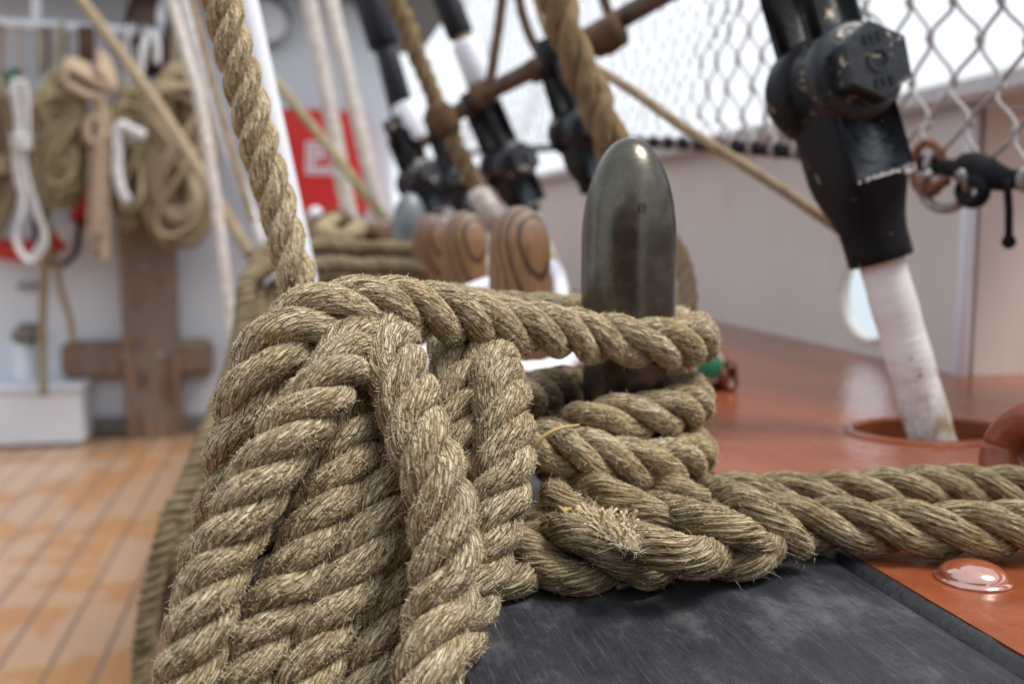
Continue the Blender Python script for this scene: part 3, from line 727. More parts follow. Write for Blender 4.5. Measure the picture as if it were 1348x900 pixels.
# red fire box with the white hose sign
a, b = onY(366, 143, YO - .1), onY(484, 284, YO - .1)
o = empty('fire_box', onY(410, 284, YO), 'bright red metal fire box with white pictogram on the white wall', 'fire box')
mb = MB(); box(mb, ((a.x + b.x) / 2, YO, (a.z + b.z) / 2), (b.x - a.x, .2, a.z - b.z), bev=.02); mb.build('cabinet', M['firered'], o, False)
def strokes(segs, w, y, mat, name, parent, th=.006):
    mb = MB()
    for (x0, y0, x1, y1) in segs:
        p, q = onY(x0, y0, y), onY(x1, y1, y); d = q - p; L = math.hypot(d.x, d.z); ang = math.atan2(d.z, d.x)
        box(mb, ((p.x + q.x) / 2, y + random.uniform(0, .0015), (p.z + q.z) / 2), (L + w, th, w), Matrix.Rotation(-ang, 3, 'Y'))
    return mb.build(name, mat, parent, False)
strokes([(404, 188, 446, 188), (404, 228, 446, 228), (404, 188, 404, 228), (446, 188, 446, 228)], px2m(3, YO), YO - .106, M['signwhite'], 'sign_border', o)
strokes([(411, 194, 411, 218), (411, 196, 424, 196), (411, 207, 424, 207), (424, 196, 424, 207), (434, 198, 440, 198), (434, 208, 440, 208)], px2m(4.5, YO), YO - .106, M['signwhite'], 'sign_letter', o)
strokes([(408, 222, 443, 222)], px2m(4, YO), YO - .112, M['signwhite'], 'sign_bar', o)
# lifebuoy behind the coils
c = onY(22, 240, YO); o = empty('lifebuoy', c, 'red lifebuoy ring on the white wall half hidden behind the hanging coils', 'lifebuoy')
rl = px2m(82, YO); mb = MB(); tube(mb, [c + Vector((rl * math.cos(a), 0, rl * math.sin(a))) for a in np.linspace(0, 2 * PI, 49)], px2m(13, YO), 16, .05); mb.build('ring', M['lifered'], o)
for q in range(4):
    a0 = PI / 4 + q * PI / 2; mb = MB(); tube(mb, [c + Vector((rl * math.cos(a), 0, rl * math.sin(a))) for a in np.linspace(a0 - .16, a0 + .16, 6)], px2m(13.8, YO), 16, .03); mb.build('band', M['signwhite'], o)
o = MB(); C_ = [onY(x, y, YO - .08) for x, y in ((45, 280), (52, 325), (75, 350), (98, 335), (106, 290))]; tube(o, C_, px2m(3.5, YO), 8, .02); o = o.build('grab_line', M['blackcord']); tag(o, 'thin dark line looping below the lifebuoy and coils', 'line')
# green sign
a, b = onY(-12, 87, YO), onY(20, 109, YO); mb = MB(); box(mb, ((a.x + b.x) / 2, YO + .1, (a.z + b.z) / 2), (b.x - a.x, .01, a.z - b.z))
o = empty('safety_sign', (0, 0, 0), 'small green safety sign with white bars at the far left of the wall', 'sign'); mb.build('panel', M['green'], o, False)
strokes([(-6, 93, 13, 93), (-6, 103, 4, 103)], px2m(3, YO), YO + .088, M['signwhite'], 'sign_mark', o)
# pipe rail the coils hang from
YR = YO - .28
o = empty('hanging_rail', onY(100, 40, YR), 'white pipe rail on the wall from which the rope coils hang', 'pipe rail')
mb = MB(); tube(mb, [onY(-80, 26, YR), onY(215, 44, YR)], px2m(7, YR), 12, .3); mb.build('pipe', M['white'], o)
for x in (48, 212):
    mb = MB(); tube(mb, [onY(x, -30, YR + .25), onY(x, -10 if x == 48 else 20, YR), onY(x, 38, YR)], px2m(6, YR), 10, .05); mb.build('bracket', M['white'], o)
# coils
def coil(label, cx, top, bot, hw, n, mat, r, tie=None, seed=1, strap=None, tiemat=None, Y=YR - .02, cross=0):
    rd = random.Random(seed); c = onY(cx, top, Y); o = empty('rope_coil', c, label, 'rope coil', 'rope coils hanging on the wall')
    mb = MB(); r_ = px2m(r * .68, Y); n = int(n * 1.6); cross = int(cross * 1.8)
    for k in range(n):
        w = hw * rd.uniform(.2, 1.0); t0 = top + rd.uniform(0, 14); b0 = bot - rd.uniform(0, (bot - top) * .22); yy = Y - .012 - rd.uniform(0, .12); dx = rd.uniform(-.3, .3) * hw
        P = []
        for a in np.linspace(0, 2 * PI, 15):
            ca, sa = math.cos(a), math.sin(a)
            P.append(onY(cx + dx * (1 - sa) * .5 + w * ca * (1 - .12 * sa), (t0 + b0) / 2 - (b0 - t0) / 2 * sa, yy + .03 * ca))
        tube(mb, P, r_ * .9, 10, r_ * .5, lay=r_ * 3.4, amp=.24)
    mb.build('loops', mat, o)
    mb = MB()
    for k in range(cross):
        w = hw * rd.uniform(.5, .95); ph = rd.uniform(-.5, .5); yy = Y - .15 - rd.uniform(0, .05); lo_, hi_ = top + rd.uniform(15, 50), bot - rd.uniform(10, 60)
        P = [onY(cx + w * math.sin(2 * a + ph) * (.8 + .2 * math.cos(a)), (lo_ + hi_) / 2 - (hi_ - lo_) / 2 * math.cos(a), yy + .02 * math.sin(3 * a)) for a in np.linspace(0, 2 * PI, 19)]
        tube(mb, P, r_ * .9, 10, r_ * .5, lay=r_ * 3.4, amp=.24)
    if cross: mb.build('crossed_turns', mat, o)
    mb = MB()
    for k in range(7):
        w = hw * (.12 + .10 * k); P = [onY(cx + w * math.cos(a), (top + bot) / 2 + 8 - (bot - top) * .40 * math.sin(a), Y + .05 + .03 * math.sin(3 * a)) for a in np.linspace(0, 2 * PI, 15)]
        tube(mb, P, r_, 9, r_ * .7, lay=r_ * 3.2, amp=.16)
    mb.build('dark_gap_loops', M['brown'], o)  # brown loops added at the back to darken the gaps in the coil
    if tie:
        mb = MB(); ty = tie; P = []
        for q in range(4):
            for a in np.linspace(0, 2 * PI, 11)[:-1]:
                P.append(onY(cx + hw * 1.03 * math.cos(a), ty + q * r * 1.2 + 4 * math.sin(a) - hw * .12 * math.cos(a), Y - .07 - .10 * math.sin(a)))
        tube(mb, P, r_ * .9, 9, r_ * .8, lay=r_ * 3); mb.build('tie', tiemat or mat, o)
    mb = MB(); tube(mb, [onY(cx - 3, top + 20, Y - .07), onY(cx - 5, top - 12, Y - .05), onY(cx - 2, 38, Y - .06), onY(cx + 5, 36, Y + .02), onY(cx + 5, top + 15, Y - .03)], r_ * .8, 8, r_); mb.build('hanger', strap or mat, o)
    return o
coil('dark brown rope coil cut off by the left edge of the picture', -4, 105, 318, 26, 16, M['tan'], 5, 205, 3)
coil('full olive rope coil with crossed turns between white hank and pinkish rope', 80, 94, 274, 38, 30, M['olive'], 5.5, 165, 5, cross=6)
coil('olive rope coil bound by a white tie beside the pinkish rope', 172, 112, 302, 30, 24, M['olive'], 5, 168, 8, tiemat=M['white_rope'], strap=M['white_rope'], cross=2)
coil('largest tan rope coil hanging over the top of the timber post', 233, 84, 328, 47, 34, M['tan'], 6.5, 178, 11, cross=3)
# white thin hank
c = onY(35, 100, YR); o = empty('rope_coil', c, 'thin white line hank hanging in front of the lifebuoy', 'rope coil', 'rope coils hanging on the wall')
mb = MB(); rd = random.Random(4)
for k in range(7):
    q = rd.uniform(-1, 1); y_ = YR - .12 - .02 * k
    tube(mb, [onY(20 + 4 * q, 115, y_), onY(24 + 7 * q, 104, y_), onY(31 + 5 * q, 122, y_), onY(33 + 6 * q, 170, y_), onY(30 + 4 * q, 215, y_), onY(44 + 4 * q, 270, y_), onY(58 + 3 * q, 315 + 8 * q, y_), onY(38 + 2 * q, 342 + 4 * q, y_), onY(22 - 3 * q, 318, y_), onY(30 + 3 * q, 268, y_), onY(22 + 4 * q, 220, y_), onY(24 + 3 * q, 165, y_), onY(18 + 4 * q, 115, y_)], px2m(2.3, YR), 7, .02)
mb.build('loops', M['white_rope'], o)
mb = MB(); P = [onY(29 + 14 * math.cos(a), 175 + a * .8, YR - .17 + .1 * math.sin(a)) for a in np.linspace(0, 8 * PI, 50)]; tube(mb, P, px2m(2.2, YR), 7, .02); mb.build('tie', M['white_rope'], o)
mb = MB(); tube(mb, [onY(30, 108, YR - .1), onY(26, 60, YR - .08), onY(26, 32, YR - .06)], px2m(1.6, YR), 7, .03); mb.build('hanger', M['tan'], o)
# pinkish rope fall with its bight
o = empty('rope_coil', onY(128, 100, YR), 'pinkish tan rope gathered in a bow with hanging tails, left of the timber post', 'rope coil', 'rope coils hanging on the wall')
mb = MB()
for k, (dx, e) in enumerate(((-9, 318), (-3, 338), (4, 330), (10, 345), (0, 310))):
    y_ = YR - .2 - .02 * k; tube(mb, [onY(134 + dx * .4, 125, y_), onY(132 + dx, 170, y_), onY(130 + dx, 250, y_), onY(127 + dx, e, y_)], px2m(4.8, YR), 9, .02, lay=.05)
mb.build('tails', M['pinkish'], o); mb = MB()
for k in range(5):
    y_ = YR - .2 - .02 * k; tube(mb, [onY(138, 128, y_), onY(115, 110 + 4 * k, y_), onY(86, 86 + 5 * k, y_), onY(92, 80 + 3 * k, y_), onY(125, 96 + 3 * k, y_), onY(150, 118, y_), onY(140, 80 + 6 * k, y_), onY(128, 68 + 6 * k, y_)], px2m(5, YR), 9, .02, lay=.05)
for k in range(3):
    y_ = YR - .24 - .02 * k; tube(mb, [onY(122 + 10 * math.cos(a) + k * 2, 172 + 17 * math.sin(a), y_) for a in np.linspace(0, 2 * PI, 13)], px2m(4.5, YR), 9, .02, lay=.05)
mb.build('bow', M['pinkish'], o)
# long white end hanging from the bound coil
mb = MB(); tube(mb, [onY(190, 180, YR - .26), onY(172, 170, YR - .28), (onY(158, 165, YR - .28)), onY(155, 200, YR - .27), onY(158, 245, YR - .27), onY(168, 266, YR - .26)], px2m(6, YR), 10, .02, lay=.07)
tag(mb.build('white_lashing', M['white_rope']), 'short thick white rope end dangling over the bound olive coil', 'lashing')
mb = MB(); tube(mb, [onY(184, 105, YR - .12), onY(190, 62, YR - .12), onY(196, 40, YR - .05), onY(206, 55, YR - .12), onY(207, 85, YR - .12)], px2m(4.5, YR), 8, .02)
tag(mb.build('white_lashing', M['white_rope']), 'white cord knotted over the pipe rail above the timber post', 'lashing')
mb = MB()
o = empty('pulley_block', onY(195, 90, YR), 'dark brown wooden block hanging behind the largest coil', 'pulley block')
c = onY(197, 46, YR + .1); mb = MB()
prof = [(.0, .002)] + [(px2m(52, YR) * (1 - math.cos(a)), max(.002, px2m(30, YR) * math.sin(a) ** .8)) for a in np.linspace(.15, PI - .15, 14)] + [(px2m(104, YR), .002)]
lathe(mb, c - Vector((0, 0, px2m(52, YR))), (0, 0, 1), prof, 24); mb.build('shell', M['blockwood'], o)
mb = MB(); lathe(mb, c + Vector((0, -.16, 0)), (0, 1, 0), [(0, .03), (.32, .03)], 16); mb.build('axle', M['steel'], o)
mb = MB(); tube(mb, [c + Vector((0, 0, .2)), c + Vector((0, 0, .5))], .02, 8, .05); mb.build('hook', M['steel'], o)
for k, (x, yb) in enumerate(((62, 95), (52, 100), (108, 90), (118, 80))):
    mb = MB(); tube(mb, [onY(x, yb, YR - .05), onY(x + 1, 60, YR - .06), onY(x, 36, YR - .04)], px2m(2.8 if k < 2 else 5, YR), 8, .03)
    tag(mb.build('gasket', M['brown'] if k != 1 else M['tan']), ['dark strap over the pipe rail above the olive coil', 'thin tan strap left of the dark strap on the pipe rail', 'wide brown strap over the pipe rail above the pinkish bow', 'brown strap just right of the wide strap on the pipe rail'][k], 'strap', 'straps on the pipe rail')
# lines falling below the coils
mb = MB(); tube(mb, [onY(62, 262, YR - .1), onY(60, 330, YR - .1), onY(56, 420, YR), onY(57, 520, YR)], px2m(5, YR), 9, .03, lay=.06); tag(mb.build('hanging_line', M['olive']), 'olive rope end hanging straight down beside the white pipe', 'rope')
mb = MB(); tube(mb, [onY(72, 330, YR), onY(80, 380, YR), onY(92, 420, YR), onY(96, 452, YR)], px2m(4, YR), 9, .03, lay=.06); tag(mb.build('hanging_line', M['tan']), 'darker rope end curving down to the crossbeam of the timber post', 'rope')
mb = MB(); box(mb, onY(38, 376, YW - .03), (px2m(26, YW), .06, px2m(6, YW)), bev=.006); tag(mb.build('wall_bracket', M['steel'], None, False), 'small dark bracket on the white wall above the white pipe', 'bracket')
# timber bitts
YB = onz(190, 578, 0).y
o = empty('timber_bitt', onz(190, 578, 0), 'old brown timber post with a thick crossbeam standing before the white wall', 'bitt')
a, b = onY(153, 290, YB), onY(226, 300, YB); w = b.x - a.x
mb = MB(); box(mb, ((a.x + b.x) / 2, YB + w / 2, (a.z + .0) / 2 - .02), (w, w, a.z + .04), bev=.03); mb.build('post', M['timber'], o, False)
zc = onY(170, 476, YB).z; a, b = onY(74, 476, YB), onY(277, 476, YB)
mb = MB(); box(mb, ((a.x + b.x) / 2, YB + w * .62, zc), (b.x - a.x, w * .62, px2m(47, YB)), bev=.03); mb.build('crossbeam', M['timber'], o, False)
for x, y in ((165, 470), (212, 470), (190, 350)):
    mb = MB(); lathe(mb, onY(x, y, YB + .004), (0, -1, 0), [(0, .022), (.008, .022), (.014, .012)], 12); mb.build('bolt_head', M['steel'], o)
# white locker and vent pipe
YL = onz(50, 588, 0).y; o = empty('deck_locker', onz(40, 588, 0), 'low white locker box on the deck at the left edge', 'locker')
a, b = onY(-120, 520, YL), onY(108, 520, YL); mb = MB(); box(mb, ((a.x + b.x) / 2, YL + .14, a.z / 2), (b.x - a.x, .28, a.z - .02), bev=.012); mb.build('box', M['white'], o, False)
mb = MB(); box(mb, ((a.x + b.x) / 2, YL + .14, a.z + .012), (b.x - a.x + .03, .31, .035), bev=.01); mb.build('lid', M['white'], o, False)
o = empty('vent_pipe', onY(38, 510, YL + .3), 'white vent pipe with a flanged cap behind the white locker', 'vent pipe')
mb = MB(); lathe(mb, onY(38, 560, YL + .3), (0, 0, 1), [(0, px2m(13, YL)), (onY(38, 450, YL + .3).z - onY(38, 560, YL + .3).z, px2m(13, YL))], 20); mb.build('pipe', M['white'], o)
mb = MB(); lathe(mb, onY(38, 448, YL + .3), (0, 0, 1), [(0, px2m(19, YL)), (.03, px2m(20, YL)), (.05, px2m(20, YL)), (.07, px2m(14, YL)), (.1, px2m(10, YL))], 20); mb.build('cap', M['grating'], o)

# ------------------------------------------------------------------ running rigging, left and centre
def line(name, label, P, wpx, d, mat, lay=3.0, amp=.14, K=14, cat='rope', parent=None, group=None, hand=1, step=None):
    mb = MB(); r = wpx / 2 * d / F; tube(mb, [at(*q) for q in P], r, K, step or r * .35, lay=r * 2 * lay if lay else 0, amp=amp, hand=hand)
    o = mb.build(name, mat, parent)
    return tag(o, label, cat, group) if parent is None else o
line('running_line', 'tan rope crossing diagonally in front of the hanging coils', [(85, -30, 3.0), (210, 142, 2.8), (330, 335, 2.5)], 15, 2.7, M['tan'], 2.4)
line('running_line', 'thin tan rope crossing diagonally in front of the red fire box', [(340, 80, 2.6), (430, 190, 2.4), (508, 292, 2.2), (540, 335, 2.1)], 12, 2.4, M['olive'], 2.4)
line('running_line', 'broad white rope left of the pale twisted rope', [(218, -30, 2.1), (242, 60, 2.1), (262, 130, 2.1), (280, 240, 2.1), (294, 340, 2.1), (305, 450, 2.1)], 15, 2.1, M['pale'], 2.5, .08)
line('running_line', 'bluish white rope sloping down just left of the pale twisted rope', [(235, -30, 1.9), (262, 70, 1.9), (290, 165, 1.9), (345, 320, 1.9), (385, 440, 1.9)], 13, 1.9, M['white_rope'], 2.5, .06)
line('running_line', 'thin brown line hugging the left side of the pale twisted rope', [(245, -30, 1.2), (280, 110, 1.2), (332, 290, 1.2)], 9, 1.2, M['tan'], 2.5)
line('painted_stay', 'smooth white painted stay right behind the pale twisted rope', [(314, -40, .85), (336, 60, .85), (363, 185, .85), (394, 330, .85), (412, 420, .85), (452, 600, .86), (490, 760, .87)], 32, .85, M['white'], 0, cat='stay', K=24)
line('running_line', 'off white rope left of its twin in front of the fire box', [(402, -30, 2.6), (430, 120, 2.6), (462, 290, 2.6), (475, 340, 2.6)], 22, 2.6, M['pale'], 2.5, .08)
line('running_line', 'off white rope right of its twin, passing the red box edge', [(428, -30, 2.6), (462, 120, 2.6), (500, 285, 2.6), (512, 335, 2.6)], 20, 2.6, M['pale'], 2.5, .08)
# middle hank on the far pins
o = empty('rope_hank', (XP, Y0 + DY * 3, RAIL), 'blurred olive hank on the far pins, falling in a curve behind the near coil', 'rope')
ML = 1.25
for P in ([(560, 352, 1.2), (480, 350, 1.2), (420, 350, 1.18), (365, 348, 1.15), (328, 372, 1.1), (320, 430, 1.08), (298, 510, 1.05), (262, 610, 1.02), (240, 690, 1.0), (226, 760, 1.0), (216, 830, 1.02)],
          [(560, 327, 1.3), (480, 326, 1.3), (420, 325, 1.28), (365, 326, 1.22), (338, 350, 1.16), (338, 430, 1.12), (322, 510, 1.10), (292, 590, 1.07), (262, 680, 1.05), (240, 770, 1.04), (228, 800, 1.04), (216, 770, 1.05)],
          [(500, 372, 1.25), (430, 366, 1.22), (372, 372, 1.18), (345, 420, 1.14), (318, 500, 1.08), (280, 560, 1.03), (240, 650, 1.0), (208, 740, .98), (190, 830, .98), (184, 930, .98)]):
    laid_rope('hanging_loop', [(*at(*q),) for q in P], .0108, .030, o, M['midrope'], fuzz=0, K=16, step=.0025, wob=.001)
mb = MB(); tube(mb, [onz(400 + 60, 350, RAIL) + Vector((0, 0, .03)), at(460, 310, 1.75), at(470, 300, 1.9), at(445, 292, 1.95), at(425, 305, 1.8), at(455, 318, 1.7)], .016, 14, .006, lay=.06); tag(mb.build('far_hank', M['olive']), 'dim rope turns heaped on the rail below the fire box', 'rope')
mb = MB(); tube(mb, [at(500, 312, 1.9), at(470, 300, 1.9), at(440, 285, 2.0), at(408, 300, 2.0), at(415, 318, 1.9), at(460, 322, 1.8)], .014, 14, .006, lay=.05); tag(mb.build('far_hank', M['brown']), 'darker rope turns heaped beyond the olive hank on the rail', 'rope')
for nm, x, y, d in (('white rope cap knob just below the red fire box', 416, 288, 2.6),):
    mb = MB(); lathe(mb, at(x, y + 14, d), (0, 0, 1), [(0, .012), (.02, .016), (.035, .022), (.05, .018), (.06, .006)], 16); tag(mb.build('rail_knob', M['white']), nm, 'knob')

# white thick rope lying on the rail beyond the near pin
o = empty('white_rope', onz(700, 500, RAIL), 'thick soft white rope lying on the rail behind the near coil', 'rope')
def wl(P, w, d): line('rope_body', None, P, w, d, M['signwhite'], 3, .06, 18, parent=o)
wl([(520, 500, .62), (560, 472, .64), (600, 446, .68), (640, 425, .72), (690, 405, .76), (730, 400, .78), (752, 412, .76), (757, 440, .72), (748, 470, .66), (720, 490, .62), (670, 492, .60), (620, 488, .60)], 32, .66)
wl([(540, 425, .80), (580, 402, .84), (620, 384, .88), (660, 374, .92), (700, 380, .92)], 24, .85)
wl([(740, 395, .80), (735, 360, .84), (724, 350, .86), (716, 372, .88)], 18, .85)
# hanging rope bit behind the metal pin on its right
line('running_line', 'tan rope bight peeping out from behind the right side of the near metal pin', [(870, 300, .75), (893, 335, .75), (903, 370, .75), (905, 400, .75), (896, 440, .75), (880, 500, .76), (850, 530, .77)], 26, .75, M['tan'], 2.2)
line('running_line', 'pale rope bight beside the tan one behind the near metal pin', [(880, 420, .78), (888, 395, .78), (884, 370, .8)], 20, .78, M['olive'], 2.2)

# ------------------------------------------------------------------ rigging screws and shrouds
def rigging_screw(name, base, joint, top, s, label, detail=True, group='rigging screws along the bulwark', rodr=.0158, bodyr=(.0225, .029)):
    """white rod from the deck, black barrel, forked jaw with a big bolt"""
    base, joint, top = Vector(base), Vector(joint), Vector(top); ax = (joint - base).normalized(); L = (joint - base).length
    o = bpy.data.objects.new(name, None); COL.objects.link(o); tag(o, label, 'rigging screw', group)
    view = (CAM - joint); bolt = (view - ax * view.dot(ax)).normalized(); side = ax.cross(bolt)
    bolt = (bolt * math.cos(.56) + side * math.sin(.56)).normalized(); side = ax.cross(bolt).normalized()
    o.matrix_world = Matrix.Translation(base) @ Matrix((side, bolt, ax)).transposed().to_4x4()
    Lj = L; U = (top - joint).length
    def part(nm, mb, mat, par=o, sm=True):
        q = mb.build(nm, mat, None, sm); q.parent = par; return q
    zb = L * .50   # lower end of the barrel
    mb = MB(); lathe(mb, (0, 0, -.03), (0, 0, 1), [(-.06, rodr * s), (.0, rodr * s)] + [(z, rodr * s * (1 + .02 * math.sin(z * 160))) for z in np.linspace(.005, zb + .05, 40)], 40); part('rod', mb, M['rod'])
    mb = MB(); r0, r1 = bodyr; z1 = L - .004 * s
    secs = [(zb, rodr * s, rodr * s, 2), (zb + .0005, r0 * s * .97, r0 * s * .97, 2), (zb + .003, r0 * s, r0 * s, 2)]
    for q in np.linspace(0, 1, 14)[1:]:
        e = min(1, max(0, (q - .15) / .4)); e = e * e * (3 - 2 * e)
        secs.append((zb + (z1 - zb) * q, (r0 + (.0262 - r0) * e) * s, (r0 + (.0325 - r0) * e) * s, 2 + 2.6 * e))
    K_ = 48; V = []
    for z, a_, b_, ex in secs:
        for k in range(K_):
            t_ = 2 * PI * k / K_; ct, st = math.cos(t_), math.sin(t_)
            V.append((a_ * math.copysign(abs(ct) ** (2 / ex), ct), b_ * math.copysign(abs(st) ** (2 / ex), st), z))
    Fs = [[i * K_ + k, i * K_ + (k + 1) % K_, (i + 1) * K_ + (k + 1) % K_, (i + 1) * K_ + k] for i in range(len(secs) - 1) for k in range(K_)]
    Fs += [list(range(K_))[::-1], [(len(secs) - 1) * K_ + k for k in range(K_)]]
    mb.add(V, Fs); part('barrel', mb, M['black'])
    mb = MB(); box(mb, (0, .0322 * s, L - .030 * s), (.046 * s, .004 * s, .082 * s), bev=.0012 * s); part('cheek_plate', mb, M['bluegrey'])
    mb = MB(); rq = random.Random(3)
    for k in range(26):
        x = (-.022 + .044 * k / 25) * s
        if rq.random() < .3 and k < 20: continue
        box(mb, (x + rq.gauss(0, .0004), .0336 * s, L - (.0712 + rq.gauss(0, .0004) + (k > 20) * .001) * s), (.0022 * s, .0022 * s, (.0010 + .0016 * rq.random() + (k > 20) * .004) * s), bev=.0003)
    part('scraped_edge', mb, M['rod'])
    # eye boss across the joint
    mb = MB(); lathe(mb, (0, -.046 * s, L), (0, 1, 0), [(0, .018 * s), (.004 * s, .022 * s), (.010 * s, .022 * s), (.012 * s, .034 * s), (.020 * s, .037 * s), (.036 * s, .037 * s), (.044 * s, .033 * s)], 40); part('eye_boss', mb, M['black'])
    mb = MB(); lathe(mb, (0, 0, L), (0, 1, 0), [(.0 * s, .032 * s), (.022 * s, .032 * s), (.027 * s, .034 * s), (.034 * s, .034 * s), (.037 * s, .030 * s)], 40); part('washer', mb, M['blackchip'])
    mb = MB(); hx = [(.036 * s, .0245 * s), (.050 * s, .0265 * s), (.0575 * s, .0265 * s), (.060 * s, .0245 * s)]; lathe(mb, (0, 0, L), (0, 1, 0), hx, 6, ref=(.9, 0, .4))
    lathe(mb, (0, 0, L), (0, 1, 0), [(.0600 * s, .0085 * s), (.0612 * s, .0085 * s), (.0612 * s, .0058 * s), (.0596 * s, .005 * s)], 20)
    hb = part('bolt_head', mb, M['blackchip'], sm=False)
    if detail:
        for zz in (.0145, -.0145):   # raised maker's letters, worn
            lm = MB()
            for k in (-1, 0, 1):
                for dz in (-.0028, 0, .0028): box(lm, (k * .0052, .0604 * s, L + zz + dz), (.0036, .0014, .0009))
                box(lm, (k * .0052 - .0014, .0604 * s, L + zz), (.0009, .0014, .0062))
            q = part('raised_letters', lm, M['bluegrey'], hb, False)
    # forked jaw above
    for sy in (1, -1):
        mb = MB(); box(mb, (0, sy * .022 * s, L + U * .52), (.040 * s, .019 * s, U * 1.0), bev=.005 * s); part('jaw_arm', mb, M['black'])
    mb = MB(); lathe(mb, (0, 0, L + U * .78), (0, 0, 1), [(0, .012 * s), (U * .1, .026 * s), (U * .5, .028 * s)], 24); part('jaw_neck', mb, M['black'])
    return o
Yh = hc.y
b0 = onz(1226, 574, RAIL - .002); d0 = (b0 - CAM).dot(fw)
rigging_screw('rigging_screw', b0, at(1094, 112, d0 - .01), at(1040, -110, d0 - .015), 1.0, 'big chipped black rigging screw on a white rod near the right edge')
def far_screw(bp, jp, tp, s, label):
    return rigging_screw('rigging_screw', at(*bp), at(*jp), at(*tp), s, label, detail=False)
far_screw((806, 330, 1.12), (760, 172, 1.10), (735, 80, 1.10), .72, 'blurred black rigging screw just left of the near metal pin')
far_screw((722, 345, 1.6), (668, 218, 1.57), (640, 140, 1.57), .98, 'blurred black rigging screw directly above the ringed wooden pin')
far_screw((635, 340, 2.0), (600, 240, 2.0), (578, 170, 2.0), .78, 'blurred black rigging screw behind the golden laid rope end')
far_screw((590, 335, 2.2), (552, 238, 2.2), (530, 175, 2.2), 1.15, 'blurred black rigging screw above the far grey metal pin')
def shroud(label, segs, grp='shrouds rising to the top of the picture'):
    o = empty('shroud', at(*segs[0][0]), label, 'shroud', grp)
    for (a, b, w, m, nm) in segs:
        mb = MB(); r = w / 2 * a[2] / F; A, B_ = at(*a), at(*b); lathe(mb, A, B_ - A, [(0, r * .9), (.006, r), ((B_ - A).length - .006, r), ((B_ - A).length, r * .9)], 24); mb.build(nm, M[m], o)
    return o
shroud('black shroud with a white sleeve rising from the middle rigging screw', [((640, 140, 1.57), (628, 108, 1.57), 30, 'brown', 'rope_seizing'), ((634, 112, 1.57), (612, 56, 1.57), 38, 'white', 'white_sleeve'), ((612, 58, 1.57), (608, 44, 1.57), 22, 'pinkish', 'leather_cuff'), ((607, 48, 1.57), (572, -40, 1.57), 36, 'blackplain', 'wire')])
shroud('black shroud with a white sleeve beside the red fire box', [((556, 195, 2.2), (546, 180, 2.2), 30, 'brown', 'rope_seizing'), ((552, 186, 2.2), (532, 138, 2.2), 38, 'white', 'white_sleeve'), ((533, 140, 2.2), (527, 125, 2.2), 14, 'pinkish', 'leather_cuff'), ((529, 136, 2.2), (505, 55, 2.2), 30, 'blackplain', 'wire'), ((507, 62, 2.2), (476, -40, 2.2), 44, 'blackplain', 'upper_wire')])
shroud('thin dark shroud left of the white sleeved one', [((545, 250, 2.6), (480, -30, 2.6), 18, 'blackplain', 'wire'), ((530, 200, 2.6), (522, 160, 2.6), 24, 'white', 'white_sleeve')])
shroud('slim black shroud rising behind the thick golden rope', [((748, 120, 1.12), (715, -40, 1.12), 26, 'blackplain', 'wire')])
# sheer pole and ratlines
o = empty('sheer_pole', at(720, 85, 1.4), 'brown rope wrapped pole slanting across the shrouds against the sky', 'sheer pole')
mb = MB(); tube(mb, [at(592, 156, 1.6), at(625, 132, 1.55), at(700, 92, 1.42), at(790, 40, 1.3), at(900, -22, 1.2)], .0135, 16, .005, lay=.03, amp=.09); mb.build('pole', M['pole'], o)
for P in ([(622, 136, 1.5), (640, 120, 1.5)], [(780, 58, 1.27), (818, 38, 1.25)], [(700, 96, 1.38), (722, 82, 1.36)]):
    mb = MB(); tube(mb, [at(*q) for q in P], .0175 if P[0][0] != 780 else .021, 14, .005, lay=.02, amp=.1); mb.build('lashing', M['brown'], o)
line('ratline', 'dark brown rope dropping steeply to the pole right of the white sleeve', [(664, -30, 1.4), (656, 40, 1.4), (648, 90, 1.4), (643, 125, 1.4)], 13, 1.4, M['brown'], 2.2)
line('ratline', 'dark brown rope bending towards the thick golden rope', [(680, -30, 1.4), (688, 20, 1.4), (705, 62, 1.4), (722, 84, 1.4)], 13, 1.4, M['brown'], 2.2)
line('ratline', 'brown rope running from the pole down behind the big black rigging screw', [(770, 82, 1.05), (830, 118, 1.0), (900, 168, .97), (960, 205, .95), (1030, 250, .93), (1110, 305, .92)], 14, .96, M['tan'], 2.2, .08)
line('ratline', 'pale rope left of the thick golden rope at the top', [(700, -30, 1.1), (716, 30, 1.1), (735, 75, 1.1)], 12, 1.1, M['tan'], 2.2)
line('ratline', 'short dark rope hanging behind the pole top', [(785, -30, 1.3), (800, 15, 1.3), (812, 60, 1.3), (800, 68, 1.3)], 13, 1.3, M['brown'], 2.2)
def cable(name, label, P, R, pitch, mat, **k):
    o = empty(name, at(*P[0]), label, 'rope'); laid_rope('rope_body', [(*at(*q),) for q in P], R, pitch, o, mat, fuzz=0, K=24, step=.0015, wob=.0008, **k); return o
c_ = cable('shackle_rope', 'thick golden laid rope coming down just left of the near metal pin', [(722, -40, .82), (742, 30, .82), (762, 85, .82), (790, 150, .82), (815, 215, .82), (835, 270, .82)], .0158, .10, M['golden'])
c_ = cable('shackle_rope', 'golden laid rope ending in a white whipping above the wooden pins', [(505, -40, 1.5), (545, 60, 1.5), (580, 150, 1.5), (612, 215, 1.5), (634, 262, 1.5)], .0150, .075, M['golden'])
mb = MB(); A, B_ = at(627, 250, 1.5), at(655, 300, 1.5); lathe(mb, A, B_ - A, [(0, .015), (.01, .0175), ((B_ - A).length, .0175)], 20); mb.build('whipping', M['pale'], c_)
mb = MB(); A, B_ = at(572, 140, 1.5), at(594, 178, 1.5); lathe(mb, A, B_ - A, [(0, .018), (.01, .0225), ((B_ - A).length - .01, .0225), ((B_ - A).length, .018)], 20); mb.build('seizing', M['brown'], c_)

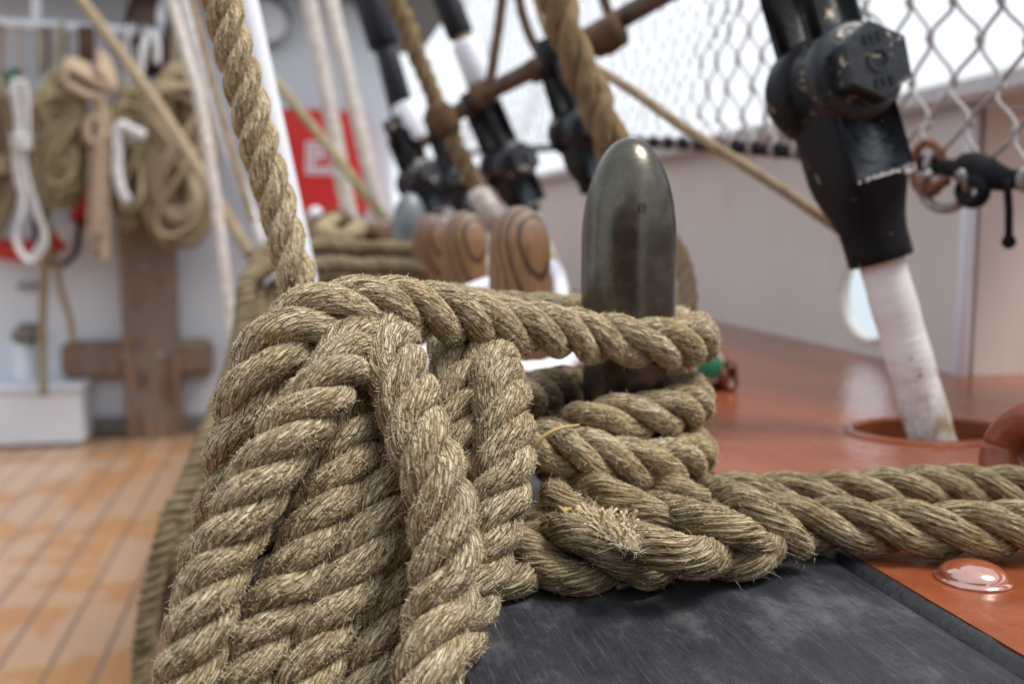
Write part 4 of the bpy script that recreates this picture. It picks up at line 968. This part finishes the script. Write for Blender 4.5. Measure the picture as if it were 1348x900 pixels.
# ------------------------------------------------------------------ safety net
XN = XB * .86
foot = [onX(x, y, XN) for x, y in ((1520, 262), (1348, 238), (1290, 228), (1190, 212), (1030, 199), (940, 192), (830, 188), (740, 194), (613, 203), (560, 214))]
foot.insert(0, Vector((XN, -.5, foot[0].z + .015)))
fy = np.array([p.y for p in foot]); fz = np.array([p.z for p in foot]); 
yA, yB_ = fy.min(), 3.4
net = empty('safety_net', foot[2], 'grey diamond mesh safety net strung above the bulwark against the white sky', 'net')
mb = MB(); CW, CH = .0600, .0345
kt = mb
zf = lambda y: float(np.interp(y, fy, fz)); yst = onX(1306, 8, XN).y
jit = {}
def node(i, j):
    if (i, j) not in jit:
        y = yst + i * CW / 2 + random.gauss(0, .0022); z = zf(y) + .002 + j * CH + (random.gauss(0, .0024) if j else 0)
        jit[(i, j)] = Vector((XN + random.gauss(0, .0012) + .012 * math.sin(i * .21 + j * .5) * (j > 0), y, z))
    return jit[(i, j)]
i0 = int((yA - yst) / (CW / 2)) - 1; i1 = int((yB_ - yst) / (CW / 2))
for i in range(i0, i1):
    for j in range(0, 26):
        if (i + j) % 2: continue
        a = node(i, j); near = a.y < 1.3
        if a.z > CAMZ + max(a.y, .6) * .42 + .1: continue
        for di in (-1, 1):
            b = node(i + di, j + 1); d = b - a
            P = [a, a + Vector((0, d.y * .14, d.z * .25)), a + Vector((0, d.y * .5, d.z * .5)), a + Vector((0, d.y * .86, d.z * .75)), b]
            if near: tube(mb, P, .0018, 8, .004)
            else: tube(mb, P, .0011, 5, .009)
        if near:
            lathe(kt, a - Vector((0, 0, .005)), (random.gauss(0, .1), random.gauss(0, .2), 1), [(0, .0022), (.002, .0036), (.005, .0040), (.008, .0036), (.010, .0022)], 10)
net_mb = mb
mb = MB(); tube(mb, foot, .0078, 14, .006, lay=.03, amp=.06); mb.build('foot_rope', M['blackcord'], net)
# hitches of net cord over the foot rope
mb = net_mb
for i in range(i0, i1):
    if i % 2: continue
    a = node(i, 0)
    if a.y > 2: continue
    tube(mb, [a + Vector((math.cos(q) * .0092, (q / 9) * .006 - .003, math.sin(q) * .0092)) for q in np.linspace(0, 3.6 * PI, 22)], .0020, 7, .002)
mb.build('mesh', M['netcord'], net)
# rusty shackle, steel ring, black taped knot and tail
p = onX(1222, 222, XN - .008); o = empty('shackle', p, 'rusty shackle and steel ring hooked on the black foot rope of the net', 'shackle')
mb = MB(); C_ = [onX(1222 + 21 * math.cos(a), 222 + 34 * math.sin(a), XN - .008 + .006 * math.cos(a)) for a in np.linspace(0, 2 * PI, 25)]; tube(mb, C_, .0038, 12, .002); mb.build('shackle_bow', M['rust'], o)
mb = MB(); C_ = [onX(1244 + 30 * math.cos(a), 248 + 27 * math.sin(a), XN - .014 + .008 * math.sin(a)) for a in np.linspace(-.9, 3.9, 22)]; tube(mb, C_, .0042, 12, .002); mb.build('steel_ring', M['steel'], o)
mb = MB(); tube(mb, [onX(1208, 236, XN - .012), onX(1232, 244, XN - .016), onX(1246, 238, XN - .016)], .0045, 10, .002); mb.build('shackle_pin', M['rust'], o)
o = empty('taped_knot', onX(1292, 226, XN - .008), 'bulky black taped knot on the net foot rope with a dangling tail', 'knot')
mb = MB(); A, B_ = onX(1262, 218, XN - .004), onX(1334, 240, XN - .004); L = (B_ - A).length
lathe(mb, A, B_ - A, [(0, .006), (L * .12, .0125), (L * .3, .015), (L * .5, .0135), (L * .7, .011), (L * .9, .009), (L, .0055)], 20); mb.build('wrapping', M['blackcord'], o)
mb = MB(); C_ = [onX(1280 + 15 * math.cos(a), 252 + 14 * math.sin(a), XN - .015) for a in np.linspace(-1.5, 3.8, 16)]; tube(mb, C_, .0055, 12, .002); mb.build('turn', M['blackcord'], o)
mb = MB(); tube(mb, [onX(1325, 236, XN - .012), onX(1328, 275, XN - .012), onX(1328, 312, XN - .012)], .0030, 10, .003); lathe(mb, onX(1328, 310, XN - .012), (0.3, .3, -1), [(0, .0030), (.003, .0050), (.007, .0054), (.010, .003)], 12); mb.build('tail', M['blackcord'], o)

# ------------------------------------------------------------------ light
w = bpy.data.worlds.new('World'); sc.world = w; w.use_nodes = True; nt = w.node_tree; bg = nt.nodes['Background']
sky = nt.nodes.new('ShaderNodeTexSky'); sky.sky_type = 'NISHITA'; sky.sun_disc = False
EL, AZ = math.radians(62), math.radians(110)     # azimuth measured from +Y towards +X
sky.sun_elevation = EL; sky.sun_rotation = AZ; sky.dust_density = 3; sky.air_density = 1.2
mx = nt.nodes.new('ShaderNodeMix'); mx.data_type = 'RGBA'; mx.inputs[0].default_value = .78
nt.links.new(sky.outputs[0], mx.inputs[6]); 
tc = nt.nodes.new('ShaderNodeTexCoord'); nz = nt.nodes.new('ShaderNodeTexNoise'); nz.inputs['Scale'].default_value = 1.6; nz.inputs['Detail'].default_value = 5
cr = nt.nodes.new('ShaderNodeValToRGB'); cr.color_ramp.elements[0].color = (7.6, 8.1, 9.0, 1); cr.color_ramp.elements[1].color = (10.5, 10.8, 11.3, 1)
cr.color_ramp.elements[0].position = .35; cr.color_ramp.elements[1].position = .65
nt.links.new(tc.outputs['Generated'], nz.inputs['Vector']); nt.links.new(nz.outputs['Fac'], cr.inputs[0]); nt.links.new(cr.outputs[0], mx.inputs[7])
nt.links.new(mx.outputs[2], bg.inputs[0]); bg.inputs[1].default_value = .09
ld = bpy.data.lights.new('sun', 'SUN'); ld.energy = 2.2; ld.angle = math.radians(22); ld.color = (1, .96, .9)
lo = bpy.data.objects.new('sun', ld); COL.objects.link(lo)
sd = Vector((math.sin(AZ) * math.cos(EL), math.cos(AZ) * math.cos(EL), math.sin(EL)))
lo.rotation_euler = sd.to_track_quat('Z', 'Y').to_euler(); lo.location = (0, 0, 8)
vs = sc.view_settings; vs.view_transform = 'Standard'; vs.look = 'None'; vs.exposure = .62; vs.gamma = 1; vs.use_curve_mapping = False
cy = sc.cycles; cy.max_bounces = 7; cy.diffuse_bounces = 4; cy.glossy_bounces = 3; cy.use_denoising = True
sc.cycles_curves.shape = 'RIBBONS' if hasattr(sc, 'cycles_curves') else 'RIBBONS'
